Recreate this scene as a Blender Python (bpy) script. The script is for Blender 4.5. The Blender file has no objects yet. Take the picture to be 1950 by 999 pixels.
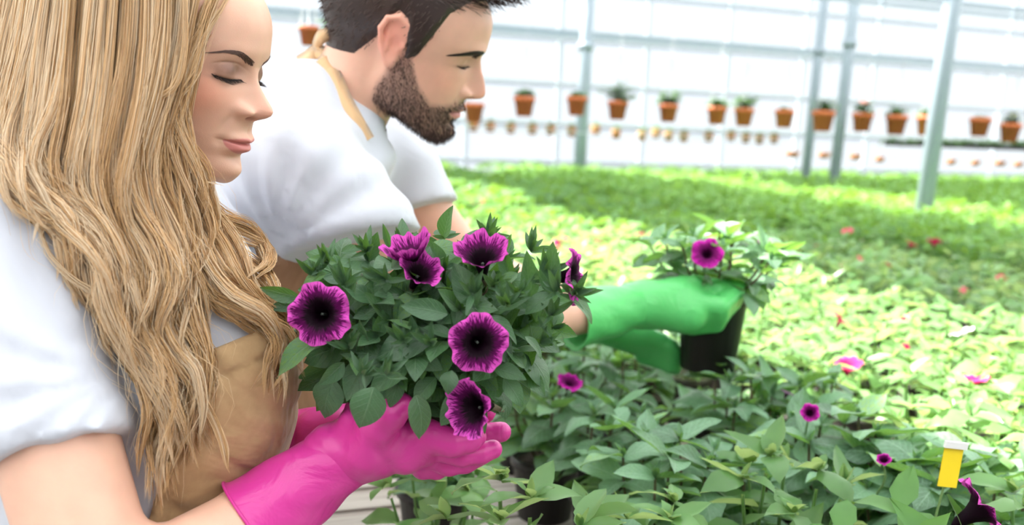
import bpy, math, random
import numpy as np
from mathutils import Vector, Matrix

random.seed(7)
rng = np.random.default_rng(7)
SC = bpy.context.scene
COL = SC.collection
PI = math.pi

# ------------------------------------------------------------------ camera
CAM = np.array([0.0, 0.0, 1.48])
FPX = 1750.0                      # focal length in pixels of the 1950x999 frame
CX, CY = 975.0, 650.0             # principal point (the frame is a crop: the bottom of a 3:2 shot is missing)
PITCH = math.atan(0.229)
ROLL = math.radians(2.2)
FW = np.array([0, math.cos(PITCH), -math.sin(PITCH)])
R0 = np.array([1.0, 0, 0]); U0 = np.array([0, math.sin(PITCH), math.cos(PITCH)])
RT = R0 * math.cos(ROLL) + U0 * math.sin(ROLL)
UP = U0 * math.cos(ROLL) - R0 * math.sin(ROLL)

def P(px, py, D):
    """world point seen at pixel px, py, at depth D along the view axis"""
    return CAM + D * (FW + RT * (px - CX) / FPX + UP * (CY - py) / FPX)

def onz(px, py, z):
    """world point at pixel px, py on the level z"""
    d = FW + RT * (px - CX) / FPX + UP * (CY - py) / FPX
    return CAM + d * (z - CAM[2]) / d[2]

def proj(p):
    d = np.asarray(p) - CAM
    w = d @ FW
    return CX + FPX * (d @ RT) / w, CY - FPX * (d @ UP) / w, w

cam_data = bpy.data.cameras.new('camera')
cam = bpy.data.objects.new('camera', cam_data); COL.objects.link(cam)
cam_data.sensor_width = 36.0
cam_data.lens = 36.0 * FPX / 1950.0
cam_data.shift_y = (CY - 499.5) / 1950.0
cam_data.clip_start = 0.05; cam_data.clip_end = 200
cam_data.dof.use_dof = True
cam_data.dof.focus_distance = 0.90
cam_data.dof.aperture_fstop = 4.2
M3 = Matrix((RT.tolist(), UP.tolist(), (-FW).tolist())).transposed()
cam.matrix_world = Matrix.Translation(Vector(CAM)) @ M3.to_4x4()
SC.camera = cam

SC.view_settings.view_transform = 'Standard'
SC.view_settings.look = 'None'
SC.view_settings.gamma = 1.0
SC.view_settings.use_curve_mapping = False
SC.view_settings.exposure = 0.40

# ------------------------------------------------------------------ sky and sun
world = bpy.data.worlds.new('world'); SC.world = world; world.use_nodes = True
wn = world.node_tree.nodes; wl = world.node_tree.links
# bright hazy sky: an even dome that is brighter overhead than at the horizon
_tc = wn.new('ShaderNodeTexCoord'); _sx = wn.new('ShaderNodeSeparateXYZ'); wl.new(_tc.outputs['Generated'], _sx.inputs[0])
_mr = wn.new('ShaderNodeMapRange'); _mr.inputs[1].default_value = 0.0; _mr.inputs[2].default_value = 1.0; _mr.inputs[3].default_value = 0.58; _mr.inputs[4].default_value = 2.3
wl.new(_sx.outputs['Z'], _mr.inputs[0]); wl.new(_mr.outputs[0], wn['Background'].inputs[1])
wn['Background'].inputs[0].default_value = (0.88, 0.94, 1.0, 1)
SUN_DIR = Vector((0.62, -0.25, -0.80)).normalized()     # direction the light travels
sd = bpy.data.lights.new('sun', 'SUN'); sd.energy = 20; sd.angle = math.radians(1.5); sd.color = (1.0, 0.95, 0.86)
so = bpy.data.objects.new('sun', sd); COL.objects.link(so)
so.rotation_euler = SUN_DIR.to_track_quat('-Z', 'Y').to_euler()
so.location = (-3, 3, 6)
# ------------------------------------------------------------------ object helpers
def mesh_obj(name, V, F, mat=None, parent=None, smooth=True, col=None):
    me = bpy.data.meshes.new(name)
    V = np.ascontiguousarray(V, dtype=np.float32)
    if isinstance(F, np.ndarray):
        n, k = F.shape
        me.vertices.add(len(V)); me.vertices.foreach_set('co', V.ravel())
        me.loops.add(n * k); me.loops.foreach_set('vertex_index', np.ascontiguousarray(F, dtype=np.int32).ravel())
        me.polygons.add(n)
        me.polygons.foreach_set('loop_start', np.arange(0, n * k, k, dtype=np.int32))
        me.update(calc_edges=True)
        me.validate()
    else:
        me.from_pydata(V.tolist(), [], F)
    me.polygons.foreach_set('use_smooth', np.full(len(me.polygons), smooth))
    if col is not None:
        a = me.attributes.new('Col', 'FLOAT_COLOR', 'POINT')
        c = np.ones((len(V), 4), np.float32); c[:, :3] = col
        a.data.foreach_set('color', c.ravel())
    if mat: me.materials.append(mat)
    o = bpy.data.objects.new(name, me); COL.objects.link(o)
    if parent is not None: o.parent = parent
    return o

def link_mesh(name, me, parent=None):
    o = bpy.data.objects.new(name, me); COL.objects.link(o)
    if parent is not None: o.parent = parent
    return o

def tag(o, label=None, cat=None, group=None, kind=None):
    if label: o['label'] = label
    if cat: o['category'] = cat
    if group: o['group'] = group
    if kind: o['kind'] = kind
    return o

def empty(name, loc=(0, 0, 0), label=None, cat=None, group=None):
    o = bpy.data.objects.new(name, None); COL.objects.link(o)
    o.location = loc; o.empty_display_size = 0.05
    return tag(o, label, cat, group)

def copy_tree(o, parent=None):
    c = o.copy(); COL.objects.link(c); c.parent = parent
    for ch in list(o.children): copy_tree(ch, c)
    return c

def grid_faces(nu, nv, closed_u=False, closed_v=False):
    """vertex (i,j) -> i*nv+j"""
    I = np.arange(nu if closed_u else nu - 1); J = np.arange(nv if closed_v else nv - 1)
    I, J = np.meshgrid(I, J, indexing='ij'); I = I.ravel(); J = J.ravel()
    I2 = (I + 1) % nu; J2 = (J + 1) % nv
    return np.stack([I * nv + J, I2 * nv + J, I2 * nv + J2, I * nv + J2], 1)

class MB:
    """collects shapes into one mesh"""
    def __init__(s): s.V = []; s.F = []; s.n = 0; s.C = []
    def add(s, V, F, col=None):
        V = np.asarray(V, float); F = np.asarray(F)
        if F.shape[1] == 3: F = np.concatenate([F, F[:, 2:3]], 1)
        s.V.append(V); s.F.append(F + s.n); s.n += len(V)
        s.C.append(np.tile(np.asarray(col if col is not None else (1, 1, 1), float), (len(V), 1)) if np.ndim(col) < 2 else np.asarray(col))
        return s
    def box(s, c, d, rz=0, R=None):
        x, y, z = np.array(d) / 2
        V = np.array([[a, b, e] for a in (-x, x) for b in (-y, y) for e in (-z, z)])
        if R is None:
            R = np.array([[math.cos(rz), -math.sin(rz), 0], [math.sin(rz), math.cos(rz), 0], [0, 0, 1]])
        V = V @ R.T + np.array(c)
        F = [[0, 1, 3, 2], [4, 6, 7, 5], [0, 4, 5, 1], [2, 3, 7, 6], [0, 2, 6, 4], [1, 5, 7, 3]]
        return s.add(V, F)
    def tube(s, pts, r, n=8, col=None, caps=True):
        pts = np.asarray(pts, float); m = len(pts); r = np.broadcast_to(r, (m,))
        t = np.gradient(pts, axis=0); t /= np.linalg.norm(t, axis=1)[:, None] + 1e-12
        ref = np.array([0, 0, 1.0]) if abs(t[:, 2]).mean() < .8 else np.array([1.0, 0, 0])
        a = np.cross(t, ref); a /= np.linalg.norm(a, axis=1)[:, None] + 1e-12; b = np.cross(t, a)
        th = np.arange(n) * 2 * PI / n
        V = pts[:, None] + r[:, None, None] * (a[:, None] * np.cos(th)[None, :, None] + b[:, None] * np.sin(th)[None, :, None])
        F = grid_faces(m, n, False, True)
        V = V.reshape(-1, 3)
        if caps:
            V = np.concatenate([V, pts[:1], pts[-1:]])
            k = np.arange(n); k2 = (k + 1) % n
            F = np.concatenate([F, np.stack([k2, k, np.full(n, m * n), np.full(n, m * n)], 1),
                                np.stack([k + (m - 1) * n, k2 + (m - 1) * n, np.full(n, m * n + 1), np.full(n, m * n + 1)], 1)])
        return s.add(V, F, col)
    def lathe(s, prof, c=(0, 0, 0), n=24, M=None):
        prof = np.asarray(prof, float); th = np.arange(n) * 2 * PI / n
        V = np.stack([prof[:, 0:1] * np.cos(th), prof[:, 0:1] * np.sin(th), np.broadcast_to(prof[:, 1:2], (len(prof), n))], 2).reshape(-1, 3)
        if M is not None: V = V @ np.asarray(M)[:3, :3].T
        return s.add(V + np.array(c), grid_faces(len(prof), n, False, True))
    def build(s, name, mat, parent=None, smooth=True, colour=False):
        V = np.concatenate(s.V); F = np.concatenate(s.F)
        me = bpy.data.meshes.new(name)
        tri = F[:, 2] == F[:, 3]
        cnt = np.where(tri, 3, 4)
        keep = np.ones(F.shape, bool); keep[tri, 3] = False
        me.vertices.add(len(V)); me.vertices.foreach_set('co', V.astype(np.float32).ravel())
        me.loops.add(int(cnt.sum())); me.loops.foreach_set('vertex_index', F[keep].astype(np.int32))
        me.polygons.add(len(F)); me.polygons.foreach_set('loop_start', np.concatenate([[0], np.cumsum(cnt)[:-1]]).astype(np.int32))
        me.update(calc_edges=True); me.validate()
        me.polygons.foreach_set('use_smooth', np.full(len(me.polygons), smooth))
        if colour:
            a = me.attributes.new('Col', 'FLOAT_COLOR', 'POINT')
            c = np.ones((len(V), 4), np.float32); c[:, :3] = np.concatenate(s.C)
            a.data.foreach_set('color', c.ravel())
        if mat: me.materials.append(mat)
        o = bpy.data.objects.new(name, me); COL.objects.link(o)
        if parent is not None: o.parent = parent
        return o

# ------------------------------------------------------------------ implicit surfaces
def smin(a, b, k):
    h = np.clip(0.5 + 0.5 * (b - a) / k, 0, 1)
    return b + (a - b) * h - k * h * (1 - h)
def smax(a, b, k): return -smin(-a, -b, k)
def sph(X, Y, Z, c, r): return np.sqrt((X - c[0])**2 + (Y - c[1])**2 + (Z - c[2])**2) - r
def ell(X, Y, Z, c, r):
    k0 = np.sqrt(((X - c[0]) / r[0])**2 + ((Y - c[1]) / r[1])**2 + ((Z - c[2]) / r[2])**2)
    return (k0 - 1) * min(r)
def ellR(X, Y, Z, c, r, R):
    """ellipsoid with axes the rows of R"""
    x = X - c[0]; y = Y - c[1]; z = Z - c[2]
    q = 0
    for i in range(3): q = q + ((x * R[i][0] + y * R[i][1] + z * R[i][2]) / r[i])**2
    return (np.sqrt(q) - 1) * min(r)
def cap(X, Y, Z, a, b, ra, rb):
    """round cone between a and b"""
    a = np.asarray(a, float); b = np.asarray(b, float); d = b - a; L2 = d @ d
    x = X - a[0]; y = Y - a[1]; z = Z - a[2]
    t = np.clip((x * d[0] + y * d[1] + z * d[2]) / L2, 0, 1)
    return np.sqrt((x - t * d[0])**2 + (y - t * d[1])**2 + (z - t * d[2])**2) - (ra + (rb - ra) * t)
def chain(X, Y, Z, pts, rad, k=None):
    f = None
    for i in range(len(pts) - 1):
        g = cap(X, Y, Z, pts[i], pts[i + 1], rad[i], rad[i + 1])
        f = g if f is None else (np.minimum(f, g) if k is None else smin(f, g, k))
    return f
def gs(u, c, s): return np.exp(-((u - c) / s)**2)

def sdf_mesh(f, lo, hi, h, project=2):
    lo = np.asarray(lo, float); hi = np.asarray(hi, float)
    n = np.ceil((hi - lo) / h).astype(int) + 1
    xs = [(lo[i] + h * np.arange(n[i])).astype(np.float32) for i in range(3)]
    val = np.ascontiguousarray(np.broadcast_to(f(xs[0][:, None, None], xs[1][None, :, None], xs[2][None, None, :]), n), dtype=np.float32)
    S = val < 0
    c = S[:-1, :-1, :-1].astype(np.uint8)
    cnt = None
    for dx in (0, 1):
        for dy in (0, 1):
            for dz in (0, 1):
                s = S[dx:n[0] - 1 + dx, dy:n[1] - 1 + dy, dz:n[2] - 1 + dz]
                cnt = s.astype(np.uint8) if cnt is None else cnt + s
    act = np.argwhere((cnt > 0) & (cnt < 8))
    idx = np.full(cnt.shape, -1, np.int32); idx[act[:, 0], act[:, 1], act[:, 2]] = np.arange(len(act))
    acc = np.zeros((len(act), 3)); num = np.zeros(len(act))
    A = act
    for ax in range(3):
        o1, o2 = [i for i in range(3) if i != ax]
        for a in (0, 1):
            for b in (0, 1):
                p = A.copy(); p[:, o1] += a; p[:, o2] += b; q = p.copy(); q[:, ax] += 1
                v0 = val[p[:, 0], p[:, 1], p[:, 2]]; v1 = val[q[:, 0], q[:, 1], q[:, 2]]
                m = (v0 < 0) != (v1 < 0)
                t = np.where(m, v0 / np.where(m, v0 - v1, 1), 0)
                w = p.astype(float); w[:, ax] += t
                acc[m] += w[m]; num[m] += 1
    V = acc / num[:, None] * h + lo
    F = []
    for ax in range(3):
        o1, o2 = (ax + 1) % 3, (ax + 2) % 3
        sl0 = [slice(None)] * 3; sl1 = [slice(None)] * 3
        sl0[ax] = slice(0, n[ax] - 1); sl1[ax] = slice(1, n[ax])
        ch = S[tuple(sl0)] != S[tuple(sl1)]
        e = np.argwhere(ch)
        ok = (e[:, o1] > 0) & (e[:, o1] < n[o1] - 1) & (e[:, o2] > 0) & (e[:, o2] < n[o2] - 1)
        e = e[ok]
        flip = S[e[:, 0], e[:, 1], e[:, 2]]
        q = []
        for a, b in ((0, 0), (-1, 0), (-1, -1), (0, -1)):
            p = e.copy(); p[:, o1] += a; p[:, o2] += b
            q.append(idx[p[:, 0], p[:, 1], p[:, 2]])
        q = np.stack(q, 1)
        q[~flip] = q[~flip][:, ::-1]
        F.append(q)
    F = np.concatenate(F)
    e = h * .25
    for _ in range(project):
        x, y, z = V.T
        v = f(x, y, z)
        g = np.stack([f(x + e, y, z) - f(x - e, y, z), f(x, y + e, z) - f(x, y - e, z), f(x, y, z + e) - f(x, y, z - e)], 1) / (2 * e)
        st = v / np.maximum((g * g).sum(1), 1e-3)
        stp = -g * st[:, None]
        L = np.linalg.norm(stp, axis=1); stp *= np.minimum(1, .5 * h / np.maximum(L, 1e-9))[:, None]
        V = V + stp
    return V, F

def crom(pts, n):
    """Catmull-Rom through rows of pts -> n samples"""
    p = np.asarray(pts, float); m = len(p)
    p = np.vstack([2 * p[0] - p[1], p, 2 * p[-1] - p[-2]])
    t = np.linspace(0, m - 1, n); i = np.minimum(t.astype(int), m - 2); u = (t - i)[:, None]
    a, b, c, d = p[i], p[i + 1], p[i + 2], p[i + 3]
    return .5 * ((2 * b) + (c - a) * u + (2 * a - 5 * b + 4 * c - d) * u**2 + (3 * b - a - 3 * c + d) * u**3)

def strands_mesh(name, S, R, mat, parent=None, col=None, sides=3):
    """S (k, n, 3) strand points, R (k, n) radii, col (k, 3)"""
    k, n, _ = S.shape
    t = np.gradient(S, axis=1); t /= np.linalg.norm(t, axis=2, keepdims=True) + 1e-12
    ref = np.zeros((k, 1, 3)); ref[..., 1] = 1.0
    a = np.cross(t, ref); l = np.linalg.norm(a, axis=2, keepdims=True)
    a = np.where(l > .05, a / np.maximum(l, 1e-9), np.array([1.0, 0, 0])); b = np.cross(t, a)
    th = np.arange(sides) * 2 * PI / sides + .3
    V = S[:, :, None] + R[:, :, None, None] * (a[:, :, None] * np.cos(th)[None, None, :, None] + b[:, :, None] * np.sin(th)[None, None, :, None])
    f0 = grid_faces(n, sides, False, True)
    F = (f0[None] + (np.arange(k) * n * sides)[:, None, None]).reshape(-1, 4)
    C = None
    if col is not None: C = np.repeat(col, n * sides, axis=0) if col.ndim == 2 else np.repeat(col.reshape(-1, 3), sides, axis=0)
    return mesh_obj(name, V.reshape(-1, 3), F, mat, parent, True, C)

# ------------------------------------------------------------------ materials
def principled(name, color=(.8, .8, .8), rough=.5, **kw):
    m = bpy.data.materials.new(name); m.use_nodes = True
    b = m.node_tree.nodes['Principled BSDF']
    b.inputs['Base Color'].default_value = (*color, 1)
    b.inputs['Roughness'].default_value = rough
    for k, v in kw.items():
        k = k.replace('_', ' ')
        b.inputs[k].default_value = v
    return m
def N(m, t, **kw):
    n = m.node_tree.nodes.new(t)
    for k, v in kw.items():
        if k.startswith('i_'):
            n.inputs[k[2:].replace('_', ' ')].default_value = v
        else: setattr(n, k, v)
    return n
def L(m, a, b): m.node_tree.links.new(a, b)
def bsdf(m): return m.node_tree.nodes['Principled BSDF']
def add_bump(m, scale, strength, dist=.002, detail=4, tex='ShaderNodeTexNoise'):
    tc = N(m, 'ShaderNodeTexCoord'); n = N(m, tex); n.inputs['Scale'].default_value = scale
    if tex == 'ShaderNodeTexNoise': n.inputs['Detail'].default_value = detail
    L(m, tc.outputs['Object'], n.inputs['Vector'])
    b = N(m, 'ShaderNodeBump'); b.inputs['Strength'].default_value = strength; b.inputs['Distance'].default_value = dist
    L(m, n.outputs[0], b.inputs['Height']); L(m, b.outputs[0], bsdf(m).inputs['Normal'])
    return b
def vertex_colour(m, noise=0, scale=30):
    a = N(m, 'ShaderNodeAttribute', attribute_name='Col')
    out = a.outputs['Color']
    if noise:
        tc = N(m, 'ShaderNodeTexCoord'); n = N(m, 'ShaderNodeTexNoise'); n.inputs['Scale'].default_value = scale
        L(m, tc.outputs['Object'], n.inputs['Vector'])
        mp = N(m, 'ShaderNodeMapRange'); mp.inputs[3].default_value = 1 - noise; mp.inputs[4].default_value = 1 + noise
        mp.inputs[1].default_value = .3; mp.inputs[2].default_value = .7
        L(m, n.outputs[0], mp.inputs[0])
        mx = N(m, 'ShaderNodeVectorMath', operation='SCALE'); L(m, out, mx.inputs[0]); L(m, mp.outputs[0], mx.inputs['Scale'])
        out = mx.outputs[0]
    L(m, out, bsdf(m).inputs['Base Color'])
    return m
# ------------------------------------------------------------------ heads (local frame in cm: x to the left ear, y forward, z up, origin between the ears at eye level)
def table(pts, lo=-20, hi=14, sm=.9):
    p = sorted(pts); zs = np.array([a for a, b in p], float); vs = np.array([b for a, b in p], float)
    t = np.linspace(lo - 3, hi + 3, 800); v = np.interp(t, zs, vs)
    k = max(3, int(sm / (t[1] - t[0]))) | 1
    v = np.convolve(np.pad(v, k // 2, mode='edge'), np.ones(k) / k, 'valid')
    return lambda z: np.interp(z, t, v).astype(np.float32)

def make_head_sdf(q):
    Ft = table(q['F'], sm=.7); Wt = table(q['W'], sm=1.6); Nt = table(q['nose'], sm=.28); NW = table(q['nose_w'], sm=.5)
    def feat(x, z):
        ax = np.abs(x)
        ns = Nt(z) * np.exp(-(ax / NW(z))**2.3)
        ns = ns + q['nose_base'] * np.exp(-(ax / 1.45)**2) * np.exp(-((z + 3.0) / 2.0)**2)
        ns = ns + q['ala'] * gs(ax, 1.42 * q['nw'], .50 * q['nw']) * gs(z, q['az'], .58)
        so = -q['socket'] * gs(ax, q['ex'] - .05, 1.5) * gs(z, -.25, 1.0) - q['socket_in'] * gs(ax, 1.75, .65) * gs(z, .15, .75)
        br = q['brow'] * gs(ax, 2.9, 2.1) * gs(z, 1.55, .75)
        ck = q['cheek'] * gs(ax, 4.6, 1.9) * gs(z, -2.9, 1.7)
        hollow = -q['hollow'] * gs(ax, 4.6, 1.6) * gs(z, -6.3, 1.7)
        lx = np.exp(-(ax / 2.25)**4)
        mz = q['mz']
        cup = .14 * gs(ax, 0, .35) - .12 * gs(ax, .75, .5)        # the dip and the peaks of the upper lip
        wide = np.clip(1 - (ax / 2.5)**2, 0, 1)
        up = q['lip_up'] * gs(z, mz + .42 - cup * .4, .42) * lx * (.35 + .65 * wide)
        lo_ = q['lip_lo'] * gs(z, mz - .58, .46) * lx * wide
        gr = -.34 * np.exp(-((z - mz - .1 * (ax / 2.4)**2) / .11)**2) * np.exp(-(ax / 2.5)**6)
        cor = -.28 * gs(ax, 2.6, .45) * gs(z, mz, .5)
        ml = -q['mental'] * gs(z, mz - 1.55, .5) * gs(x, 0, 2.2)
        ch = q['chin'] * gs(z, mz - 3.0, 1.0) * gs(x, 0, 1.9)
        ph = -.10 * gs(x, 0, .3) * gs(z, mz + 1.1, .5)
        nl = -.16 * np.exp(-((ax - 2.3 - .35 * (-4.2 - z)) / .35)**2) * gs(z, -5.0, 1.1)
        mz_m = q['muzzle'] * gs(x, 0, 2.8) * gs(z, mz + .1, 1.3)
        return ns + so + br + ck + hollow + up + lo_ + gr + cor + ml + ch + ph + nl + mz_m
    ears = q.get('ear')
    def f(X, Y, Z):
        W = Wt(Z); Fz = Ft(Z); h = feat(X, Z)
        yy = np.maximum(Y - h, 0)
        face = ((np.abs(X) / W)**2.0 + (yy / Fz)**2.0)**.5
        face = (face - 1) * 6.0
        face = smax(face, (q['jaw_z'] - q['jaw_s'] * (Y - .5) - Z) * .88, 1.1)
        face = smax(face, -Y - 1.2, 1.5)
        face = smax(face, Z - 6.5, 2.5)
        cr = ell(X, Y, Z, (0, -1.2, 3.0), q['cran'])
        d = smin(face, cr, 1.6)
        nk = cap(X, Y, Z, q['neck'][0], q['neck'][1], q['neck'][2], q['neck'][3])
        d = smin(d, nk, q.get('neck_k', 1.8))
        # eyeballs under the lids
        aX = np.abs(X)
        eb = np.sqrt((aX - q['ex'])**2 + (Y - q['eye_y'])**2 + (Z + .35)**2) - 1.22
        d = smin(d, eb, .22)
        # lid crease and lid margin
        az = (aX - q['ex'])
        cre = np.abs(Z - (.55 - .16 * az * az)) / .10
        d = d + .07 * np.exp(-cre**2) * np.exp(-(az / 1.5)**4) * (Y > 4)
        lidz = q['lid_z'] + .10 * az * az
        d = d + .10 * np.exp(-((Z - lidz + .09) / .09)**2) * np.exp(-(az / 1.35)**6) * (Y > 4)
        # nostrils
        no = np.sqrt(((aX - .74 * q['nw']) / .40)**2 + ((Y - q['nost_y']) / .75)**2 + ((Z - q['az'] + .62) / .34)**2) - 1
        d = smax(d, -no * .34, .15)
        if ears:
            ex = aX
            E = ears
            e = ell(ex, Y, Z, (E['x'], -.9, -.2), (.55, 1.5, 2.3))
            hel = chain(ex, Y, Z, E['helix'], E['hr'], .12)
            e = smin(e, hel, .3)
            e = smin(e, cap(ex, Y, Z, (E['x'] + .35, -1.5, 1.6), (E['x'] + .35, -1.1, -1.5), .28, .3), .25)
            e = smin(e, ell(ex, Y, Z, (E['x'] + .1, -.1, -2.75), (.38, .75, .85)), .35)
            e = smin(e, sph(ex, Y, Z, (E['x'] + .15, .75, -.5), .42), .3)
            e = smax(e, -ell(ex, Y, Z, (E['x'] + .75, -.15, -.55), (.75, .72, 1.15)), .22)
            d = smin(d, e, .35)
        return d
    f.feat = feat
    return f

def surf_y(f, x, z, y0=12.5):
    """outermost crossing along y from the front"""
    x = np.asarray(x, float); z = np.asarray(z, float)
    y = np.full(x.shape, float(y0)); done = np.zeros(x.shape, bool)
    for _ in range(130):
        v = f(x, y, z); done |= v <= 0
        y = np.where(done, y, y - .09)
    a = y.copy(); b = y + .09
    for _ in range(10):
        m = (a + b) / 2; v = f(x, m, z) <= 0
        a = np.where(v, m, a); b = np.where(v, b, m)
    return a

def surf_x(f, y, z, x0=9.5, sgn=1):
    y = np.asarray(y, float); z = np.asarray(z, float)
    x = np.full(y.shape, float(x0)); done = np.zeros(y.shape, bool)
    for _ in range(110):
        v = f(sgn * x, y, z); done |= v <= 0
        x = np.where(done, x, x - .08)
    return sgn * x

def head_matrix(nasion, ny, heading, pitch, roll=0.0, scale=.01):
    """frame in metres that puts local (0, ny, 0) on the world point nasion"""
    f = Vector((math.sin(heading) * math.cos(pitch), math.cos(heading) * math.cos(pitch), -math.sin(pitch)))
    side = f.cross(Vector((0, 0, 1))).normalized()      # to the person's right
    up = side.cross(f).normalized()
    x = -side
    if roll:
        q = Matrix.Rotation(roll, 3, f); x = q @ x; up = q @ up
    R = Matrix((x, f, up)).transposed() * scale
    o = Vector(nasion) - R @ Vector((0, ny, 0))
    return Matrix.Translation(o) @ R.to_4x4()

def xf(M, V):
    A = np.array(M); return np.asarray(V) @ A[:3, :3].T + A[:3, 3]

WOMAN = dict(
    F=[(8.5, 7.6), (6, 8.4), (3.8, 9.0), (2, 9.2), (.6, 8.95), (-1, 8.75), (-3, 9.0), (-5, 9.15), (-6.5, 9.1), (-8, 8.8), (-9.5, 8.7), (-11.5, 8.1), (-13, 7.2)],
    W=[(6.5, 6.5), (3, 6.95), (0, 6.95), (-2, 6.9), (-4, 6.5), (-6, 6.0), (-8, 5.4), (-10, 4.6), (-11.5, 4.0), (-13, 3.6)],
    nose=[(1.6, 0), (.5, .02), (-.5, .4), (-1.5, .95), (-2.2, 1.45), (-2.7, 1.85), (-3.1, 2.02), (-3.5, 1.9), (-3.9, 1.4), (-4.25, .7), (-4.55, .2), (-5.1, 0)],
    nose_w=[(1, .6), (-1, .62), (-2.2, .78), (-3.2, 1.08), (-5, 1.05)], nose_base=.45, ala=1.15, nw=1.14, az=-3.6, ex=2.8,
    socket=.6, socket_in=.45, brow=.15, cheek=.42, hollow=.15, mz=-6.75, lip_up=.55, lip_lo=.62, mental=.32, chin=.62, muzzle=.25,
    jaw_z=-7.7, jaw_s=.5, cran=(7.5, 9.6, 8.2), neck=((0, -2.8, -4), (0, -5.0, -17), 5.0, 5.1), eye_y=7.0, lid_z=-1.0, nost_y=10.0)
# ------------------------------------------------------------------ the greenhouse: beds run along UH, walls and pipes along WH
TH = math.radians(-20)
UH = np.array([math.sin(TH), math.cos(TH), 0.0]); WH = np.array([math.cos(TH), -math.sin(TH), 0.0])
RZ = -TH
def uw(w, u, z=0.0): return WH * w + UH * u + np.array([0, 0, z])
def onplane(px, py, d):
    """point of pixel px, py on the upright plane u = d"""
    r = FW + RT * (px - CX) / FPX + UP * (CY - py) / FPX
    return CAM + r * (d - CAM @ UH) / (r @ UH)
def w_of(p): return float(np.asarray(p) @ WH)
def u_of(p): return float(np.asarray(p) @ UH)

WALL_U = 11.4
m_metal = principled('galvanised steel', (.27, .33, .39), .5, Metallic=.2)
m_pale = principled('white painted steel', (.50, .55, .60), .5)
m_conc = principled('concrete', (.24, .23, .22), .85); add_bump(m_conc, 18, .4, .004)
m_slat = principled('grey slat', (.36, .32, .29), .7)
def streaks(m, c1, c2, sx, sy, sz):
    tc = N(m, 'ShaderNodeTexCoord'); mp = N(m, 'ShaderNodeMapping'); mp.inputs['Scale'].default_value = (sx, sy, sz)
    n = N(m, 'ShaderNodeTexNoise'); n.inputs['Scale'].default_value = 1; n.inputs['Detail'].default_value = 5
    r = N(m, 'ShaderNodeValToRGB'); r.color_ramp.elements[0].color = (*c1, 1); r.color_ramp.elements[1].color = (*c2, 1)
    r.color_ramp.elements[0].position = .35; r.color_ramp.elements[1].position = .65
    L(m, tc.outputs['Object'], mp.inputs[0]); L(m, mp.outputs[0], n.inputs['Vector']); L(m, n.outputs[0], r.inputs[0]); L(m, r.outputs[0], bsdf(m).inputs['Base Color'])
streaks(m_slat, (.30, .25, .22), (.50, .46, .42), 4, 60, 60)

def glazing(name, col, fac):
    m = bpy.data.materials.new(name); m.use_nodes = True; nt = m.node_tree
    for n in list(nt.nodes):
        if n.type != 'OUTPUT_MATERIAL': nt.nodes.remove(n)
    out = [n for n in nt.nodes][0]
    a = nt.nodes.new('ShaderNodeBsdfTransparent'); a.inputs[0].default_value = (*col, 1)
    b = nt.nodes.new('ShaderNodeBsdfTranslucent'); b.inputs[0].default_value = (*col, 1)
    x = nt.nodes.new('ShaderNodeMixShader'); x.inputs[0].default_value = fac
    nt.links.new(a.outputs[0], x.inputs[1]); nt.links.new(b.outputs[0], x.inputs[2]); nt.links.new(x.outputs[0], out.inputs[0])
    return m
m_glass = glazing('frosted glazing', (.80, .83, .86), .10)
m_screen = glazing('white sun-blocking cloth', (.62, .63, .64), .95)  # for the added overhead sheets that hold back the sun

def bar(name, a, b, w, h, mat, parent=None):
    """square bar between two points; w across, h up"""
    a = np.asarray(a, float); b = np.asarray(b, float); t = b - a; l = np.linalg.norm(t); t = t / l
    ref = np.array([0, 0, 1.0]) if abs(t[2]) < .9 else UH
    s = np.cross(t, ref); s /= np.linalg.norm(s); n = np.cross(s, t)
    mb = MB(); mb.box((0, 0, 0), (l, w, h), R=np.stack([t, s, n], 1))
    o = mb.build(name, mat, parent, smooth=False); o.location = (a + b) / 2
    return o

# floor
fl = MB(); fl.box(uw(5, 6, -.05), (40, 34, .1), RZ); tag(fl.build('floor', m_conc, smooth=False), kind='structure')

mb = MB(); mb.box(uw(3, -3.2, 1.7), (19, .12, 3.4), RZ); tag(mb.build('front_light_blocker', principled('grey light-blocking wall', (.20, .20, .21), .9), smooth=False), kind='structure')  # unseen wall added behind the camera to cut the frontal light
# glass wall with its bars and panes
wall = empty('wall_back', uw(0, WALL_U)); wall['kind'] = 'structure'
def wallp(w, z, off=0): return uw(w, off, z)
W0, W1 = -9.0, 16.0; PW = 1.24; ZR = [0.0, .62, 1.12, 1.60, 2.1, 2.66, 3.25, 3.95]
nw_ = int((W1 - W0) / PW)
pane_me = {}
for i in range(nw_):
    for j in range(len(ZR) - 1):
        k = j
        if k not in pane_me:
            mb = MB(); mb.box((0, 0, 0), (PW - .05, .008, ZR[j + 1] - ZR[j] - .04)); o = mb.build('pane', m_glass, wall, smooth=False); pane_me[k] = o.data
        else: o = link_mesh('pane', pane_me[k], wall)
        o.location = wallp(W0 + PW * (i + .5), (ZR[j] + ZR[j + 1]) / 2); o.rotation_euler.z = RZ
mull = None
for i in range(nw_ + 1):
    if mull is None:
        mb = MB(); mb.box((0, 0, 0), (.04, .06, 3.95)); mull = mb.build('glazing_bar', m_pale, wall, smooth=False); o = mull
    else: o = link_mesh('glazing_bar', mull.data, wall)
    o.location = wallp(W0 + PW * i, 1.975); o.rotation_euler.z = RZ
for j, z in enumerate(ZR):
    t = .05 if j in (1, 3) else .035
    bar('cross_rail', wallp(W0, z), wallp(W0 + PW * nw_, z), .05, t, m_pale, wall)
# solid white skirt low on the wall
bar('wall_skirt', wallp(W0, .31, -.06), wallp(W0 + PW * nw_, .31, -.06), .03, .6, m_pale, wall)

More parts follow.
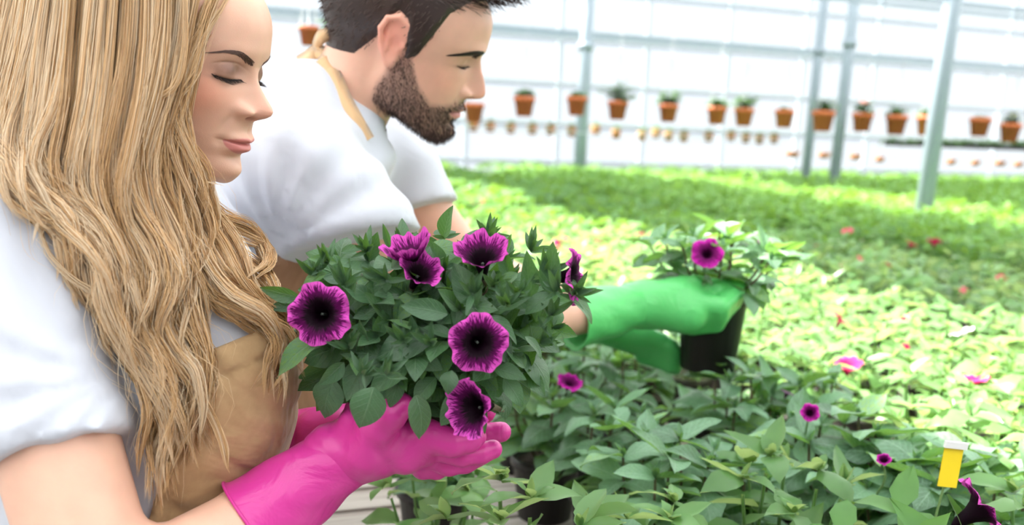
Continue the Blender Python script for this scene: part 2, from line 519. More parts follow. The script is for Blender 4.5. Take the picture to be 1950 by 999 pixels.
# pipe that carries the hanging pots' wires, gutter beam, truss bars
def pipe(name, a, b, r, mat, label, group=None):
    mb = MB(); mb.tube([np.zeros(3), np.asarray(b) - np.asarray(a)], r, 10); o = mb.build(name, mat); o.location = a
    return tag(o, label, 'pipe', group)
BEAM_Z = 2.68
b_ = bar('gutter_beam', uw(-9, WALL_U - .35, BEAM_Z), uw(16, WALL_U - .35, BEAM_Z), .09, .08, m_metal); tag(b_, 'long grey steel beam above the hanging pots along the glass wall', 'beam')
b_ = bar('truss_beam', uw(-4, 8.6, 3.05), uw(13, 8.6, 3.05), .06, .05, m_metal); tag(b_, 'thin grey roof beam near the top edge, crossing in front of the glass wall', 'beam')
for k, (w, label) in enumerate(((2.0, 'pale roof strut slanting up behind the man towards the glass wall'), (5.6, 'pale roof strut slanting up beside the large round column'))):
    b_ = bar('roof_strut', uw(w, 8.6, 3.05), uw(w + 1.5, 8.6, 4.2), .05, .05, m_pale); tag(b_, label, 'strut')

# round columns: base pixel, top pixel, width, labels
def column(px, py, r, label, top=4.2, name='steel_column'):
    p = onz(px, py, 1.0)
    e = empty(name, (p[0], p[1], 0), label, 'column')
    mb = MB(); mb.lathe([(0, 0), (r, 0), (r, top), (0, top)], n=20); mb.build('post', m_metal, e)
    mb = MB(); mb.lathe([(r, 0), (r * 1.25, 0), (r * 1.25, .08), (r, .08)], (0, 0, BEAM_Z - .25), 20); mb.build('collar', m_metal, e)
    mb = MB(); mb.box((0, 0, .01), (r * 5, r * 5, .02), RZ); mb.build('base_plate', m_metal, e, smooth=False)
    return p
column(1757, 418, .056, 'thick blue-grey round steel column in the right half, nearest of the columns')
column(1586, 362, .055, 'slim grey steel column right of the pair in front of the glass wall')
column(1532, 352, .052, 'slim grey steel column left of the pair in front of the glass wall')
column(1103, 332, .075, 'dark grey steel column standing behind the second terracotta pot')

# hanging terracotta pots: centre of rim px, rim py, width px, plant height px, plant style
m_terra = principled('terracotta', (.52, .135, .045), .75); add_bump(m_terra, 60, .25, .002)
m_soil = principled('potting soil', (.045, .03, .02), .95); add_bump(m_soil, 90, .8, .006)
m_wire = principled('wire', (.5, .5, .5), .5)
m_black = principled('black plastic', (.022, .018, .018), .45)
# ------------------------------------------------------------------ leaves and flowers
def leaf_mat(name, c1, c2, trans, rough=.42, vein=True, tfac=.35):
    m = bpy.data.materials.new(name); m.use_nodes = True; b = bsdf(m)
    tc = N(m, 'ShaderNodeTexCoord'); oi = N(m, 'ShaderNodeObjectInfo')
    n = N(m, 'ShaderNodeTexNoise'); n.inputs['Scale'].default_value = 22
    L(m, tc.outputs['Object'], n.inputs['Vector'])
    ad = N(m, 'ShaderNodeMath', operation='ADD'); mu = N(m, 'ShaderNodeMath', operation='MULTIPLY'); mu.inputs[1].default_value = .62
    L(m, oi.outputs['Random'], mu.inputs[0]); L(m, mu.outputs[0], ad.inputs[0])
    m2 = N(m, 'ShaderNodeMath', operation='MULTIPLY'); m2.inputs[1].default_value = .55; L(m, n.outputs[0], m2.inputs[0]); L(m, m2.outputs[0], ad.inputs[1])
    r = N(m, 'ShaderNodeValToRGB'); r.color_ramp.elements[0].color = (*c1, 1); r.color_ramp.elements[1].color = (*c2, 1)
    r.color_ramp.elements[0].position = .15; r.color_ramp.elements[1].position = .85
    el_ = r.color_ramp.elements.new(.97); el_.color = (c2[0] * 1.35, c2[1] * 1.15, c2[2] * .35, 1)
    L(m, ad.outputs[0], r.inputs[0])
    col = r.outputs[0]
    if vein:                                   # the midrib and side veins, stored per vertex in Col (r across, g along)
        a = N(m, 'ShaderNodeAttribute', attribute_name='Col'); se = N(m, 'ShaderNodeSeparateColor'); L(m, a.outputs['Color'], se.inputs[0])
        ab = N(m, 'ShaderNodeMath', operation='ABSOLUTE'); sb = N(m, 'ShaderNodeMath', operation='SUBTRACT'); sb.inputs[1].default_value = .5
        L(m, se.outputs[0], sb.inputs[0]); L(m, sb.outputs[0], ab.inputs[0])
        # side veins: sin((along - |across|*k)*freq)
        k = N(m, 'ShaderNodeMath', operation='MULTIPLY_ADD'); k.inputs[1].default_value = -.62; L(m, ab.outputs[0], k.inputs[0]); L(m, se.outputs[1], k.inputs[2])
        fr = N(m, 'ShaderNodeMath', operation='MULTIPLY'); fr.inputs[1].default_value = 44; L(m, k.outputs[0], fr.inputs[0])
        si = N(m, 'ShaderNodeMath', operation='SINE'); L(m, fr.outputs[0], si.inputs[0])
        pw = N(m, 'ShaderNodeMapRange'); pw.inputs[1].default_value = .86; pw.inputs[2].default_value = 1; pw.inputs[4].default_value = .55; L(m, si.outputs[0], pw.inputs[0])
        mr = N(m, 'ShaderNodeMapRange'); mr.inputs[1].default_value = .0; mr.inputs[2].default_value = .035; mr.inputs[3].default_value = 1; mr.inputs[4].default_value = 0; L(m, ab.outputs[0], mr.inputs[0])
        mxm = N(m, 'ShaderNodeMath', operation='MAXIMUM'); L(m, pw.outputs[0], mxm.inputs[0]); L(m, mr.outputs[0], mxm.inputs[1])
        mx = N(m, 'ShaderNodeMix', data_type='RGBA'); L(m, mxm.outputs[0], mx.inputs[0]); L(m, col, mx.inputs[6])
        mx.inputs[7].default_value = (min(1, c2[0] * 1.7 + .03), min(1, c2[1] * 1.4 + .03), min(1, c2[2] * 1.6 + .02), 1)
        m3 = N(m, 'ShaderNodeMath', operation='MULTIPLY'); m3.inputs[1].default_value = .5; L(m, mxm.outputs[0], m3.inputs[0]); L(m, m3.outputs[0], mx.inputs[0])
        col = mx.outputs[2]
        bp = N(m, 'ShaderNodeBump'); bp.inputs['Strength'].default_value = .5; bp.inputs['Distance'].default_value = .001; bp.invert = True
        L(m, mxm.outputs[0], bp.inputs['Height']); L(m, bp.outputs[0], b.inputs['Normal'])
    L(m, col, b.inputs['Base Color']); b.inputs['Roughness'].default_value = rough
    b.inputs['Sheen Weight'].default_value = .15; b.inputs['Sheen Roughness'].default_value = .4
    t = N(m, 'ShaderNodeBsdfTranslucent'); t.inputs[0].default_value = (*trans, 1)
    x = N(m, 'ShaderNodeMixShader'); x.inputs[0].default_value = tfac
    out = m.node_tree.nodes['Material Output']
    L(m, b.outputs[0], x.inputs[1]); L(m, t.outputs[0], x.inputs[2]); L(m, x.outputs[0], out.inputs[0])
    return m
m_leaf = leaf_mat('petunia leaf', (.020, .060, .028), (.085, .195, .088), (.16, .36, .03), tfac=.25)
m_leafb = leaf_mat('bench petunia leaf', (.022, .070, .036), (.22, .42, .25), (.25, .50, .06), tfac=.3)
m_leafs = leaf_mat('bed foliage', (.05, .15, .04), (.20, .42, .14), (.45, .60, .20), rough=.36, vein=False, tfac=.42)
m_leaff = leaf_mat('far foliage', (.045, .15, .03), (.15, .34, .08), (.26, .46, .05), rough=.6, vein=False, tfac=.35)
m_stem = principled('green stem', (.16, .27, .09), .6)
m_stemd = principled('purple stem', (.13, .10, .06), .6)

def leaf_arrays(Lg=1.0, Wd=.5, fold=.25, bend=.5, twist=0.0, nl=8, nw=4, wave=.02, ph=0.0):
    """leaf along +y from the origin, face up +z; returns V, F, C (across, along)"""
    t = np.linspace(0, 1, nl + 1)
    prof = np.sin(PI * np.clip(t, 0, 1)**.82)**.85 * (1 - .25 * t); prof = prof / prof.max(); prof[0] = .10; prof[-1] = .0
    s = np.linspace(-1, 1, nw + 1)
    T, S = np.meshgrid(t, s, indexing='ij')
    hw = (prof * Wd / 2)[:, None] * S
    a = bend * T
    # centre line bends down as an arc
    yy = np.where(abs(bend) > 1e-3, np.sin(a) / max(abs(bend), 1e-3) * np.sign(bend or 1), T) * Lg
    zz = -(1 - np.cos(a)) / max(abs(bend), 1e-3) * Lg * np.sign(bend or 1)
    up = np.abs(S)**1.3 * fold * (prof * Wd / 2)[:, None] + wave * Lg * np.sin(T * 9 + S * 1.5 + ph) * np.abs(S)
    x = hw * math.cos(fold * .6); y = yy + up * np.sin(a); z = zz + up * np.cos(a)
    tw = twist * T; x, z = x * np.cos(tw) - (z - zz) * np.sin(tw), zz + x * np.sin(tw) + (z - zz) * np.cos(tw)
    V = np.stack([x, y, z], -1).reshape(-1, 3)
    C = np.stack([(S + 1) / 2, T, np.zeros_like(T)], -1).reshape(-1, 3)
    return V, grid_faces(nl + 1, nw + 1), C
def leaf_mesh(name, mat, **k):
    V, F, C = leaf_arrays(**k)
    o = mesh_obj(name, V, F, mat, None, True, C); me = o.data; bpy.data.objects.remove(o); return me

def basis(d, up=(0, 0, 1), roll=0.0):
    """3x3 with columns x, y=d, z, z as near up as it can be"""
    y = np.asarray(d, float); y = y / np.linalg.norm(y); up = np.asarray(up, float)
    x = np.cross(y, up); l = np.linalg.norm(x)
    if l < 1e-3: x = np.array([1.0, 0, 0]); l = 1
    x /= l; z = np.cross(x, y)
    c, s = math.cos(roll), math.sin(roll)
    return np.stack([x * c + z * s, y, z * c - x * s], 1)
def mat4(R, p, s=1.0):
    M = np.eye(4); M[:3, :3] = R * s; M[:3, 3] = p
    return Matrix(M.tolist())

# petunia flower: trumpet, opening along +z; pol = (cos, sin, s)
def flower_arrays(r=1.0, depth=1.1, flare=1.0, ruffle=.07, nu=60, nv=14, seed=0, cup=.0):
    rg = np.random.default_rng(seed)
    th = np.arange(nu) * 2 * PI / nu; s = np.linspace(0, 1, nv)
    T, S = np.meshgrid(th, s, indexing='ij')
    lobe = 1 - .13 * np.abs(np.cos(2.5 * T + 0.0))**5 * np.clip((S - .4) / .6, 0, 1) ** 1.3
    tube = .13 * np.clip(S / .08, 0, 1)**.6 + .17 * np.clip(S / .45, 0, 1)**1.5
    fl = np.clip((S - .42) / .58, 0, 1)
    rad = r * (np.where(S < .42, tube, .30 + .70 * fl**.95 * flare)) * lobe
    z = r * depth * (np.clip(S / .5, 0, 1)**.9 * .8 + .2 * np.sin(PI / 2 * fl)) * 1.0 + r * cup * fl**2
    z = z - r * depth - r * .10 * fl**2 * (1 - cup * 2)
    ph = rg.uniform(0, 6.28, 4)
    z = z + r * ruffle * fl**2 * (np.sin(9 * T + ph[0]) + .6 * np.sin(16 * T + ph[1]) + .8 * np.sin(5 * T + ph[3])) - r * .10 * fl * np.abs(np.cos(2.5 * T))**7
    rad = rad * (1 + .02 * np.sin(13 * T + ph[2]) * fl)
    V = np.stack([rad * np.cos(T), rad * np.sin(T), z], -1).reshape(-1, 3)
    C = np.stack([np.cos(T) * .5 + .5, np.sin(T) * .5 + .5, S], -1).reshape(-1, 3)
    return V, grid_faces(nu, nv, True, False), C
def flower_mat(name, rim, mid, dark, vein=1.0, eye=.60):
    m = bpy.data.materials.new(name); m.use_nodes = True; b = bsdf(m)
    a = N(m, 'ShaderNodeAttribute', attribute_name='Col'); se = N(m, 'ShaderNodeSeparateColor'); L(m, a.outputs['Color'], se.inputs[0])
    c = N(m, 'ShaderNodeCombineXYZ')
    for i, sc in ((0, 30), (1, 30), (2, 3.2)):
        mu = N(m, 'ShaderNodeMath', operation='MULTIPLY'); mu.inputs[1].default_value = sc; L(m, se.outputs[i], mu.inputs[0]); L(m, mu.outputs[0], c.inputs[i])
    n = N(m, 'ShaderNodeTexNoise'); n.inputs['Scale'].default_value = 1.0; n.inputs['Detail'].default_value = 3; n.inputs['Roughness'].default_value = .7; n.inputs['Distortion'].default_value = .5
    L(m, c.outputs[0], n.inputs['Vector'])
    # vein mask grows denser towards the throat
    sub = N(m, 'ShaderNodeMapRange'); sub.inputs[1].default_value = eye - .03; sub.inputs[2].default_value = 1.0; sub.inputs[3].default_value = .74; sub.inputs[4].default_value = .40
    L(m, se.outputs[2], sub.inputs[0])
    gt = N(m, 'ShaderNodeMath', operation='SUBTRACT'); L(m, sub.outputs[0], gt.inputs[0]); L(m, n.outputs[0], gt.inputs[1])
    mr = N(m, 'ShaderNodeMapRange'); mr.inputs[1].default_value = -.04; mr.inputs[2].default_value = .07; mr.inputs[4].default_value = vein; L(m, gt.outputs[0], mr.inputs[0])
    eyem = N(m, 'ShaderNodeMapRange'); eyem.inputs[1].default_value = eye + .07; eyem.inputs[2].default_value = eye - .05
    em = N(m, 'ShaderNodeMath', operation='MULTIPLY_ADD'); em.inputs[1].default_value = -.55; L(m, n.outputs[0], em.inputs[0]); L(m, se.outputs[2], em.inputs[2])
    ea = N(m, 'ShaderNodeMath', operation='ADD'); ea.inputs[1].default_value = .275; L(m, em.outputs[0], ea.inputs[0]); L(m, ea.outputs[0], eyem.inputs[0])
    r = N(m, 'ShaderNodeValToRGB'); r.color_ramp.elements[0].color = (*mid, 1); r.color_ramp.elements[1].color = (*rim, 1)
    r.color_ramp.elements[0].position = .6; r.color_ramp.elements[1].position = .96; L(m, se.outputs[2], r.inputs[0])
    x = N(m, 'ShaderNodeMix', data_type='RGBA'); L(m, mr.outputs[0], x.inputs[0]); L(m, r.outputs[0], x.inputs[6]); x.inputs[7].default_value = (*[v * .16 for v in mid], 1)
    y = N(m, 'ShaderNodeMix', data_type='RGBA'); L(m, eyem.outputs[0], y.inputs[0]); L(m, x.outputs[2], y.inputs[6]); y.inputs[7].default_value = (*dark, 1)
    L(m, y.outputs[2], b.inputs['Base Color']); b.inputs['Roughness'].default_value = .6; b.inputs['Specular IOR Level'].default_value = .1
    bp = N(m, 'ShaderNodeBump'); bp.inputs['Strength'].default_value = .35; bp.inputs['Distance'].default_value = .001; L(m, n.outputs[0], bp.inputs['Height']); L(m, bp.outputs[0], b.inputs['Normal'])
    t = N(m, 'ShaderNodeBsdfTranslucent'); L(m, y.outputs[2], t.inputs[0])
    q = N(m, 'ShaderNodeMixShader'); q.inputs[0].default_value = .15
    L(m, b.outputs[0], q.inputs[1]); L(m, t.outputs[0], q.inputs[2]); L(m, q.outputs[0], m.node_tree.nodes['Material Output'].inputs[0])
    return m
m_fl = flower_mat('veined purple petal', (.64, .085, .46), (.46, .010, .33), (.006, .0005, .004))
m_flm = flower_mat('magenta petal', (.62, .02, .42), (.42, .01, .28), (.03, .001, .02), vein=.8, eye=.42)
m_flp = flower_mat('rose pink petal', (.85, .05, .22), (.72, .015, .12), (.18, .01, .05), vein=.2, eye=.3)
m_flw = flower_mat('white petal', (.8, .78, .8), (.8, .7, .78), (.5, .4, .3), vein=0, eye=.3)
m_bud = principled('dark bud', (.07, .01, .06), .6)
m_yel = principled('yellow tag', (.85, .62, .01), .5)

def flower_obj(name, mat, parent, r, p, axis, seed=0, depth=1.1, flare=1.0, roll=0.0, cup=0., ruffle=.07, nu=60, nv=14):
    V, F, C = flower_arrays(r, depth, flare, ruffle, nu, nv, seed, cup)
    o = mesh_obj(name, V, F, mat, parent, True, C)
    z = np.asarray(axis, float); z /= np.linalg.norm(z)
    x = np.cross((0, 1, .3), z); x /= np.linalg.norm(x); y = np.cross(z, x)
    c, s = math.cos(roll), math.sin(roll)
    R = np.stack([x * c + y * s, y * c - x * s, z], 1)
    o.matrix_local = mat4(R, p)
    return o

# ------------------------------------------------------------------ bench plants
def plant_layout(rg, R=.13, H=.16, shoots=7, pairs=4):
    """list of (position, direction, up, length) of leaves, and stems"""
    leaves = []; stems = []
    for k in range(shoots):
        a = k * 2.4 + rg.uniform(-.3, .3); rr = R * math.sqrt((k + .4) / shoots) * .72
        tip = np.array([rr * math.cos(a), rr * math.sin(a), H * (1.0 - .45 * (rr / R)**2) * rg.uniform(.85, 1.1)])
        root = np.array([rr * .25 * math.cos(a), rr * .25 * math.sin(a), 0.0])
        mid = (root + tip) / 2 + np.array([math.cos(a), math.sin(a), 0]) * .015
        ax = crom([root, mid, tip], 8); stems.append(ax)
        td = tip - mid; td /= np.linalg.norm(td)
        for j in range(pairs):
            f = (j + 1.2) / (pairs + .2); f = min(f, 1)
            p = ax[min(7, int(f * 7))]
            b0 = rg.uniform(0, 6.28) + j * PI / 2
            for h in (0, PI * .85, PI * 1.45)[: (3 if j == pairs - 1 else 2)]:
                b = b0 + h + rg.uniform(-.3, .3)
                el = .05 + .55 * (j / pairs)**1.5 + rg.uniform(-.2, .25)
                d = np.array([math.cos(b) * math.cos(el), math.sin(b) * math.cos(el), math.sin(el)]) + .45 * np.array([math.cos(a), math.sin(a), 0])
                d /= np.linalg.norm(d)
                leaves.append((p, d, (0, 0, 1), rg.uniform(.056, .082) * (1.0 if j < pairs - 1 else .82)))
        for h in range(4):                       # little new leaves standing in the tip
            b = rg.uniform(0, 6.28); d = td + .45 * np.array([math.cos(b), math.sin(b), .3]); leaves.append((tip, d / np.linalg.norm(d), (0, 0, 1), rg.uniform(.018, .03)))
    return leaves, stems

LV = [dict(Wd=.50, fold=.35, bend=.55, wave=.02), dict(Wd=.56, fold=.15, bend=.9, wave=.035, ph=1), dict(Wd=.44, fold=.5, bend=.25, wave=.02, ph=2), dict(Wd=.60, fold=-.2, bend=1.25, wave=.04, ph=3), dict(Wd=.42, fold=.45, bend=-.2, wave=.02, ph=4)]
leaf_b = [leaf_mesh('leaf', m_leafb, **k) for k in LV]
tiny_b = leaf_mesh('leaf', m_leafb, Wd=.34, fold=.5, bend=.15, nl=4, nw=2)

def pot_mesh(mat, r=.062, h=.115, name='pot'):
    mb = MB(); mb.lathe([(0, 0), (r * .78, 0), (r * .97, h * .86), (r * 1.06, h * .86), (r * 1.06, h), (r * .98, h), (r * .93, h * .9), (0, h * .9)], n=24)
    o = mb.build(name, mat); me = o.data; bpy.data.objects.remove(o); return me
def soil_mesh(r=.058, h=.108):
    mb = MB(); mb.lathe([(r, 0), (r * .8, .004), (0, .007)], (0, 0, h - .006), 16)
    o = mb.build('soil', m_soil); me = o.data; bpy.data.objects.remove(o); return me
pot_black = pot_mesh(m_black); soil_me = soil_mesh()
BENCH_Z = .80; POT_H = .115

def near_plant(p, rz, seed, label, R=.13, H=.17, shoots=7, scale=1.0, group=None):
    """potted petunia with every leaf an object"""
    rg = np.random.default_rng(seed)
    e = empty('potted_petunia', (p[0], p[1], BENCH_Z), label, 'plant', group); e.rotation_euler.z = rz
    link_mesh('pot', pot_black, e); link_mesh('soil', soil_me, e)
    lv, st = plant_layout(rg, R, H, shoots)
    mb = MB(); tiny = MB()
    for s in st: mb.tube(s + np.array([0, 0, POT_H - .01]), np.linspace(.0028, .0018, len(s)), 6)
    mb.build('stem', m_stemd, e)
    for q, d, up, l in lv:
        Rm = basis(d, up, rg.uniform(-.5, .5)); q = q + np.array([0, 0, POT_H - .01])
        if l < .035:
            V, F, C = leaf_arrays(Lg=l, Wd=l * .34, fold=.5, bend=.15, nl=4, nw=2); tiny.add(V @ Rm.T + q, F, C); continue
        o = link_mesh('leaf', leaf_b[rg.integers(len(leaf_b))], e); o.matrix_local = mat4(Rm, q, l * scale)
    tiny.build('new_leaves', m_leafb, e, colour=True)['kind'] = 'stuff'
    return e

def foliage_mesh(seed, mat, R=.12, H=.15, shoots=8, nl=4, nw=2, scale=1.0, pairs=3, name='foliage', tiny=True):
    rg = np.random.default_rng(seed); lv, st = plant_layout(rg, R, H, shoots, pairs); mb = MB()
    for q, d, up, l in lv:
        if l < .035 and not tiny: continue
        k = dict(LV[rg.integers(len(LV))]); k['Wd'] *= l * scale; V, F, C = leaf_arrays(Lg=l * scale, nl=nl, nw=nw, **k)
        mb.add(V @ basis(d, up, rg.uniform(-.5, .5)).T + q + np.array([0, 0, POT_H - .01]), F, C)
    for s in st: mb.tube(s[::3] + np.array([0, 0, POT_H - .01]), .0025, 3, (.5, .5, 0), caps=False)
    o = mb.build(name, mat, colour=True); me = o.data; bpy.data.objects.remove(o); return me
# ------------------------------------------------------------------ added unseen cloth, its gaps shaped to let sun onto two strips of bed
SCREEN_Z = 3.6
SH = np.array(SUN_DIR) * ((SCREEN_Z - 1.02) / SUN_DIR.z)          # from a lit point back up to the cloth
def shadow_w(w): return w + float(SH @ WH)
cloth = [(-9.0, shadow_w(1.08)), (shadow_w(2.04), shadow_w(4.4)), (shadow_w(5.5), 16.0)]
for (a, b), lab in zip(cloth, ('white sun-blocking cloth added out of view above the two people', 'white sun-blocking cloth added out of view between the two sunny strips', 'white sun-blocking cloth added out of view on the side of the large column')):
    mb = MB(); mb.box((0, 0, 0), (b - a, 17, .004), RZ)
    o = mb.build('sun_block_cloth', m_screen, smooth=False); o.location = uw((a + b) / 2, 2.0, SCREEN_Z); tag(o, lab, 'shade cloth')

# ------------------------------------------------------------------ benches
bench = empty('slatted_bench', uw(1.6, 2.0, 0), 'grey slatted bench carrying the nearest potted petunias', 'bench')
sl = None
def slat_at(i, w0, w1, u):
    global sl
    if sl is None:
        mb = MB(); mb.box((0, 0, 0), (w1 - w0, .085, .022)); sl = mb.build('slat', m_slat, bench, smooth=False); o = sl
    else: o = link_mesh('slat', sl.data, bench)
    o.location = uw((w0 + w1) / 2, u, BENCH_Z - .011) - uw(1.6, 2.0); o.rotation_euler.z = RZ
for i in range(50): slat_at(i, .20, 3.0, .62 + i * .098)
for w, u in ((.3, .8), (2.9, .8), (.3, 5.2), (2.9, 5.2), (.3, 3), (2.9, 3)):
    mb = MB(); mb.box((0, 0, 0), (.05, .05, .76)); o = mb.build('leg', m_metal, bench, smooth=False); o.location = uw(w, u, .38) - uw(1.6, 2.0); o.rotation_euler.z = RZ
mb = MB()
for w in (.24, 2.96): mb.box(uw(w, 3.06, BENCH_Z - .045) - uw(1.6, 2.0), (.03, 4.9, .045), RZ)
mb.build('side_rail', m_metal, bench, smooth=False)
for k, (w0, w1, u0, u1, lab) in enumerate(((3.05, 16, .6, 10.6, 'long grey bench of the green beds in front of the glass wall'), (-2.6, 3.0, 5.6, 10.6, 'long grey bench of the sunny bed behind the man'))):
    e = empty('long_bench', uw((w0 + w1) / 2, (u0 + u1) / 2, 0), lab, 'bench'); e.rotation_euler.z = RZ
    mb = MB(); mb.box((0, 0, BENCH_Z - .02), (w1 - w0, u1 - u0, .04)); mb.build('top', m_slat, e, smooth=False)
    for a in (-1, 1):
        for b in (-1, 1):
            mb = MB(); mb.box((a * ((w1 - w0) / 2 - .1), b * ((u1 - u0) / 2 - .1), .38), (.06, .06, .76)); mb.build('leg', m_metal, e, smooth=False)

# ------------------------------------------------------------------ near plants
def top_at(px, py, z): p = onz(px, py, z); return p
NEAR = [  # pixel of the crown, crown height, R, H, shoots, label
    (1262, 925, .985, .125, .15, 8, 'large-leaved petunia at the bottom edge below the man\'s pot, its broad leaves seen from close'),
    (1165, 855, .985, .10, .15, 6, 'petunia with upright young leaves just left of the large-leaved one at the bottom edge'),
    (1045, 800, .98, .13, .16, 7, 'petunia in a dark pot right of the pink gloved fingertips'),
    (1150, 735, .99, .12, .16, 7, 'leafy petunia below the green gloves, left of the gap showing bare bench'),
    (1405, 800, .985, .11, .16, 7, 'petunia with pointed pale leaves below the held black pot'),
    (1600, 900, .985, .13, .155, 8, 'broad-leaved petunia at the bottom edge between the small magenta bloom and the yellow tag'),
    (1530, 800, .985, .11, .15, 7, 'petunia bearing a small magenta bloom, behind the broad-leaved one at the bottom edge'),
    (1840, 985, .985, .13, .155, 8, 'petunia in the bottom right corner with a purple trumpet bloom seen from the side'),
    (1730, 960, .985, .11, .15, 7, 'flowerless petunia at the bottom edge just left of the corner trumpet bloom'),
    (830, 925, .91, .10, .07, 6, 'low dark-green seedling on the bench under the pink gloves'),
    (600, 745, .94, .12, .12, 7, 'dark leafy plant between the tan apron and the pink gloves'),
    (1420, 960, .95, .11, .12, 6, 'dusky petunia in shade at the bottom edge, right of the large-leaved one'),
    (1230, 680, 1.0, .11, .17, 7, 'petunia directly below the cupped green glove fingers'),
    (1080, 665, 1.0, .11, .17, 7, 'petunia in front of the green glove cuff'),
    (1000, 730, .98, .11, .16, 7, 'petunia with a magenta bloom behind the falling purple flower'),
]
near_pos = []; near_obj = []
for i, (px, py, z, R, H, sh, lab) in enumerate(NEAR):
    p = onz(px, py, z); near_pos.append((p[0], p[1]))
    near_obj.append(near_plant(p, i * 1.3, 100 + i, lab, R, H, sh, scale=1.35 if i in (0, 5, 7, 8) else (1.15 if i < 9 else 1.0)))
def put_flower(e, px, py, D, r, axis, mat, seed=0, **k):
    p = P(px, py, D); q = np.array(e.location)
    a = e.rotation_euler.z; c, s = math.cos(-a), math.sin(-a)
    d = p - q; lp = np.array([c * d[0] - s * d[1], s * d[0] + c * d[1], d[2]])
    ax = np.array([c * axis[0] - s * axis[1], s * axis[0] + c * axis[1], axis[2]])
    f = flower_obj('flower', mat, e, r, lp, ax, seed, nu=40, nv=10, **k)
    zc = ax / np.linalg.norm(ax); base = lp - zc * r * 1.15
    mb = MB(); mb.tube(crom([base, base - zc * .02 - np.array([0, 0, .015]), np.array([base[0] * .5, base[1] * .5, POT_H + .03])], 7), .0016, 5); mb.build('flower_stalk', m_stem, e)
    return f
put_flower(near_obj[6], 1543, 784, 1.33, .018, (-.2, -.8, .5), m_flm, 3, flare=.7)
put_flower(near_obj[7], 1880, 962, 1.0, .039, (.72, -.05, .55), m_fl, 4, depth=1.15)
put_flower(near_obj[14], 1086, 724, 1.55, .023, (.2, -.4, .9), m_flm, 5)
put_flower(near_obj[5], 1683, 872, 1.2, .015, (-.3, -.5, .8), m_flm, 6, flare=.5)

# yellow tag with a white top, standing in the pot behind
tagp = P(1810, 888, 1.08)
e = empty('plant_tag', (tagp[0], tagp[1], tagp[2] - .010), 'yellow plant tag with a white top edge standing among the bottom right petunias', 'tag')
mb = MB(); nn = 8
zs = np.linspace(-.015, .033, nn); V = [[x, .004 * math.sin(z * 30), z] for z in zs for x in (-.0125, .0125)] + [[x, .0008 + .004 * math.sin(z * 30), z] for z in zs for x in (-.0125, .0125)]
Fq = [[2 * i, 2 * i + 1, 2 * i + 3, 2 * i + 2] for i in range(nn - 1)] + [[2 * nn + 2 * i + 2, 2 * nn + 2 * i + 3, 2 * nn + 2 * i + 1, 2 * nn + 2 * i] for i in range(nn - 1)]
mb.add(V, Fq); mb.build('strip', m_yel, e, smooth=False)
mb = MB(); mb.box((0, .002, .036), (.029, .004, .008)); mb.build('clip', principled('white plastic', (.8, .8, .8), .4), e, smooth=False)
mb = MB(); mb.box((0, .004, -.07), (.002, .002, .15)); mb.build('stake', m_stem, e, smooth=False)
e.rotation_euler = (0, .12, .15)

# ------------------------------------------------------------------ plants in rows further off
fol_mid = [foliage_mesh(200 + i, m_leafs, R=.12, H=.16, shoots=7, nl=5, nw=2) for i in range(6)]
fol_far = [foliage_mesh(300 + i, m_leaff, R=.12, H=.15, shoots=6, nl=3, nw=2, pairs=3, tiny=False, scale=1.15) for i in range(5)]
rgb = np.random.default_rng(11)
COLS = [onz(x_, y_, 1.0) for x_, y_ in ((1757, 418), (1586, 362), (1532, 352), (1103, 332))]
cells = []; beyond = []
for a in np.arange(.34, 12.5, .20):
    for b in np.arange(.7, 10.4, .20):
        w = a + rgb.uniform(-.03, .03); u = b + rgb.uniform(-.03, .03)
        if 2.88 < w < 3.18 : continue
        p = uw(w, u, BENCH_Z); x, y, D = proj(p + np.array([0, 0, .2]))
        if D < .9 or x < 400 or x > 2700 or y > 1200: continue
        if any(np.hypot(p[0] - c_[0], p[1] - c_[1]) < .14 for c_ in COLS): continue
        if min((p[0] - q[0])**2 + (p[1] - q[1])**2 for q in near_pos) < .155**2: continue
        x1, y1, _ = proj(p + np.array([0, 0, .02]))
        if D < 2.2 and ((1230 < x1 < 1320 and 800 < y1 < 880) or (1310 < x1 < 1400 and 820 < y1 < 900)): continue   # bare bench shows here
        if x < 800 and D < 2.1: continue
        if D < 1.95 and 1300 < x < 1440 and 690 < y < 810: continue
        if x > 2040 or y > 1120: beyond.append((D, w, u, p, x, y)); continue
        cells.append((D, w, u, p, x, y))
for a in np.arange(-2.2, .3, .2):
    for b in np.arange(5.8, 10.4, .2):
        p = uw(a, b, BENCH_Z); x, y, D = proj(p + np.array([0, 0, .2]))
        if x > 760: cells.append((D, a, b, p, x, y))
cells.sort(key=lambda c: c[0]); n_seen = len(cells); cells += beyond
LAB = {
    'shade': ('petunia without blooms in the shaded near rows below the sunny strip', 'shaded petunias on the near bench'),
    'sun': ('sunlit petunia without blooms in the bright strip across the bed', 'sunlit petunias of the bright strip'),
    'mid': ('petunia without blooms in the shaded green rows behind the sunny strip', 'green rows behind the bright strip'),
}
pot_lo = pot_mesh(m_black, name='pot')
blooms = {}   # cell index -> list of flowers
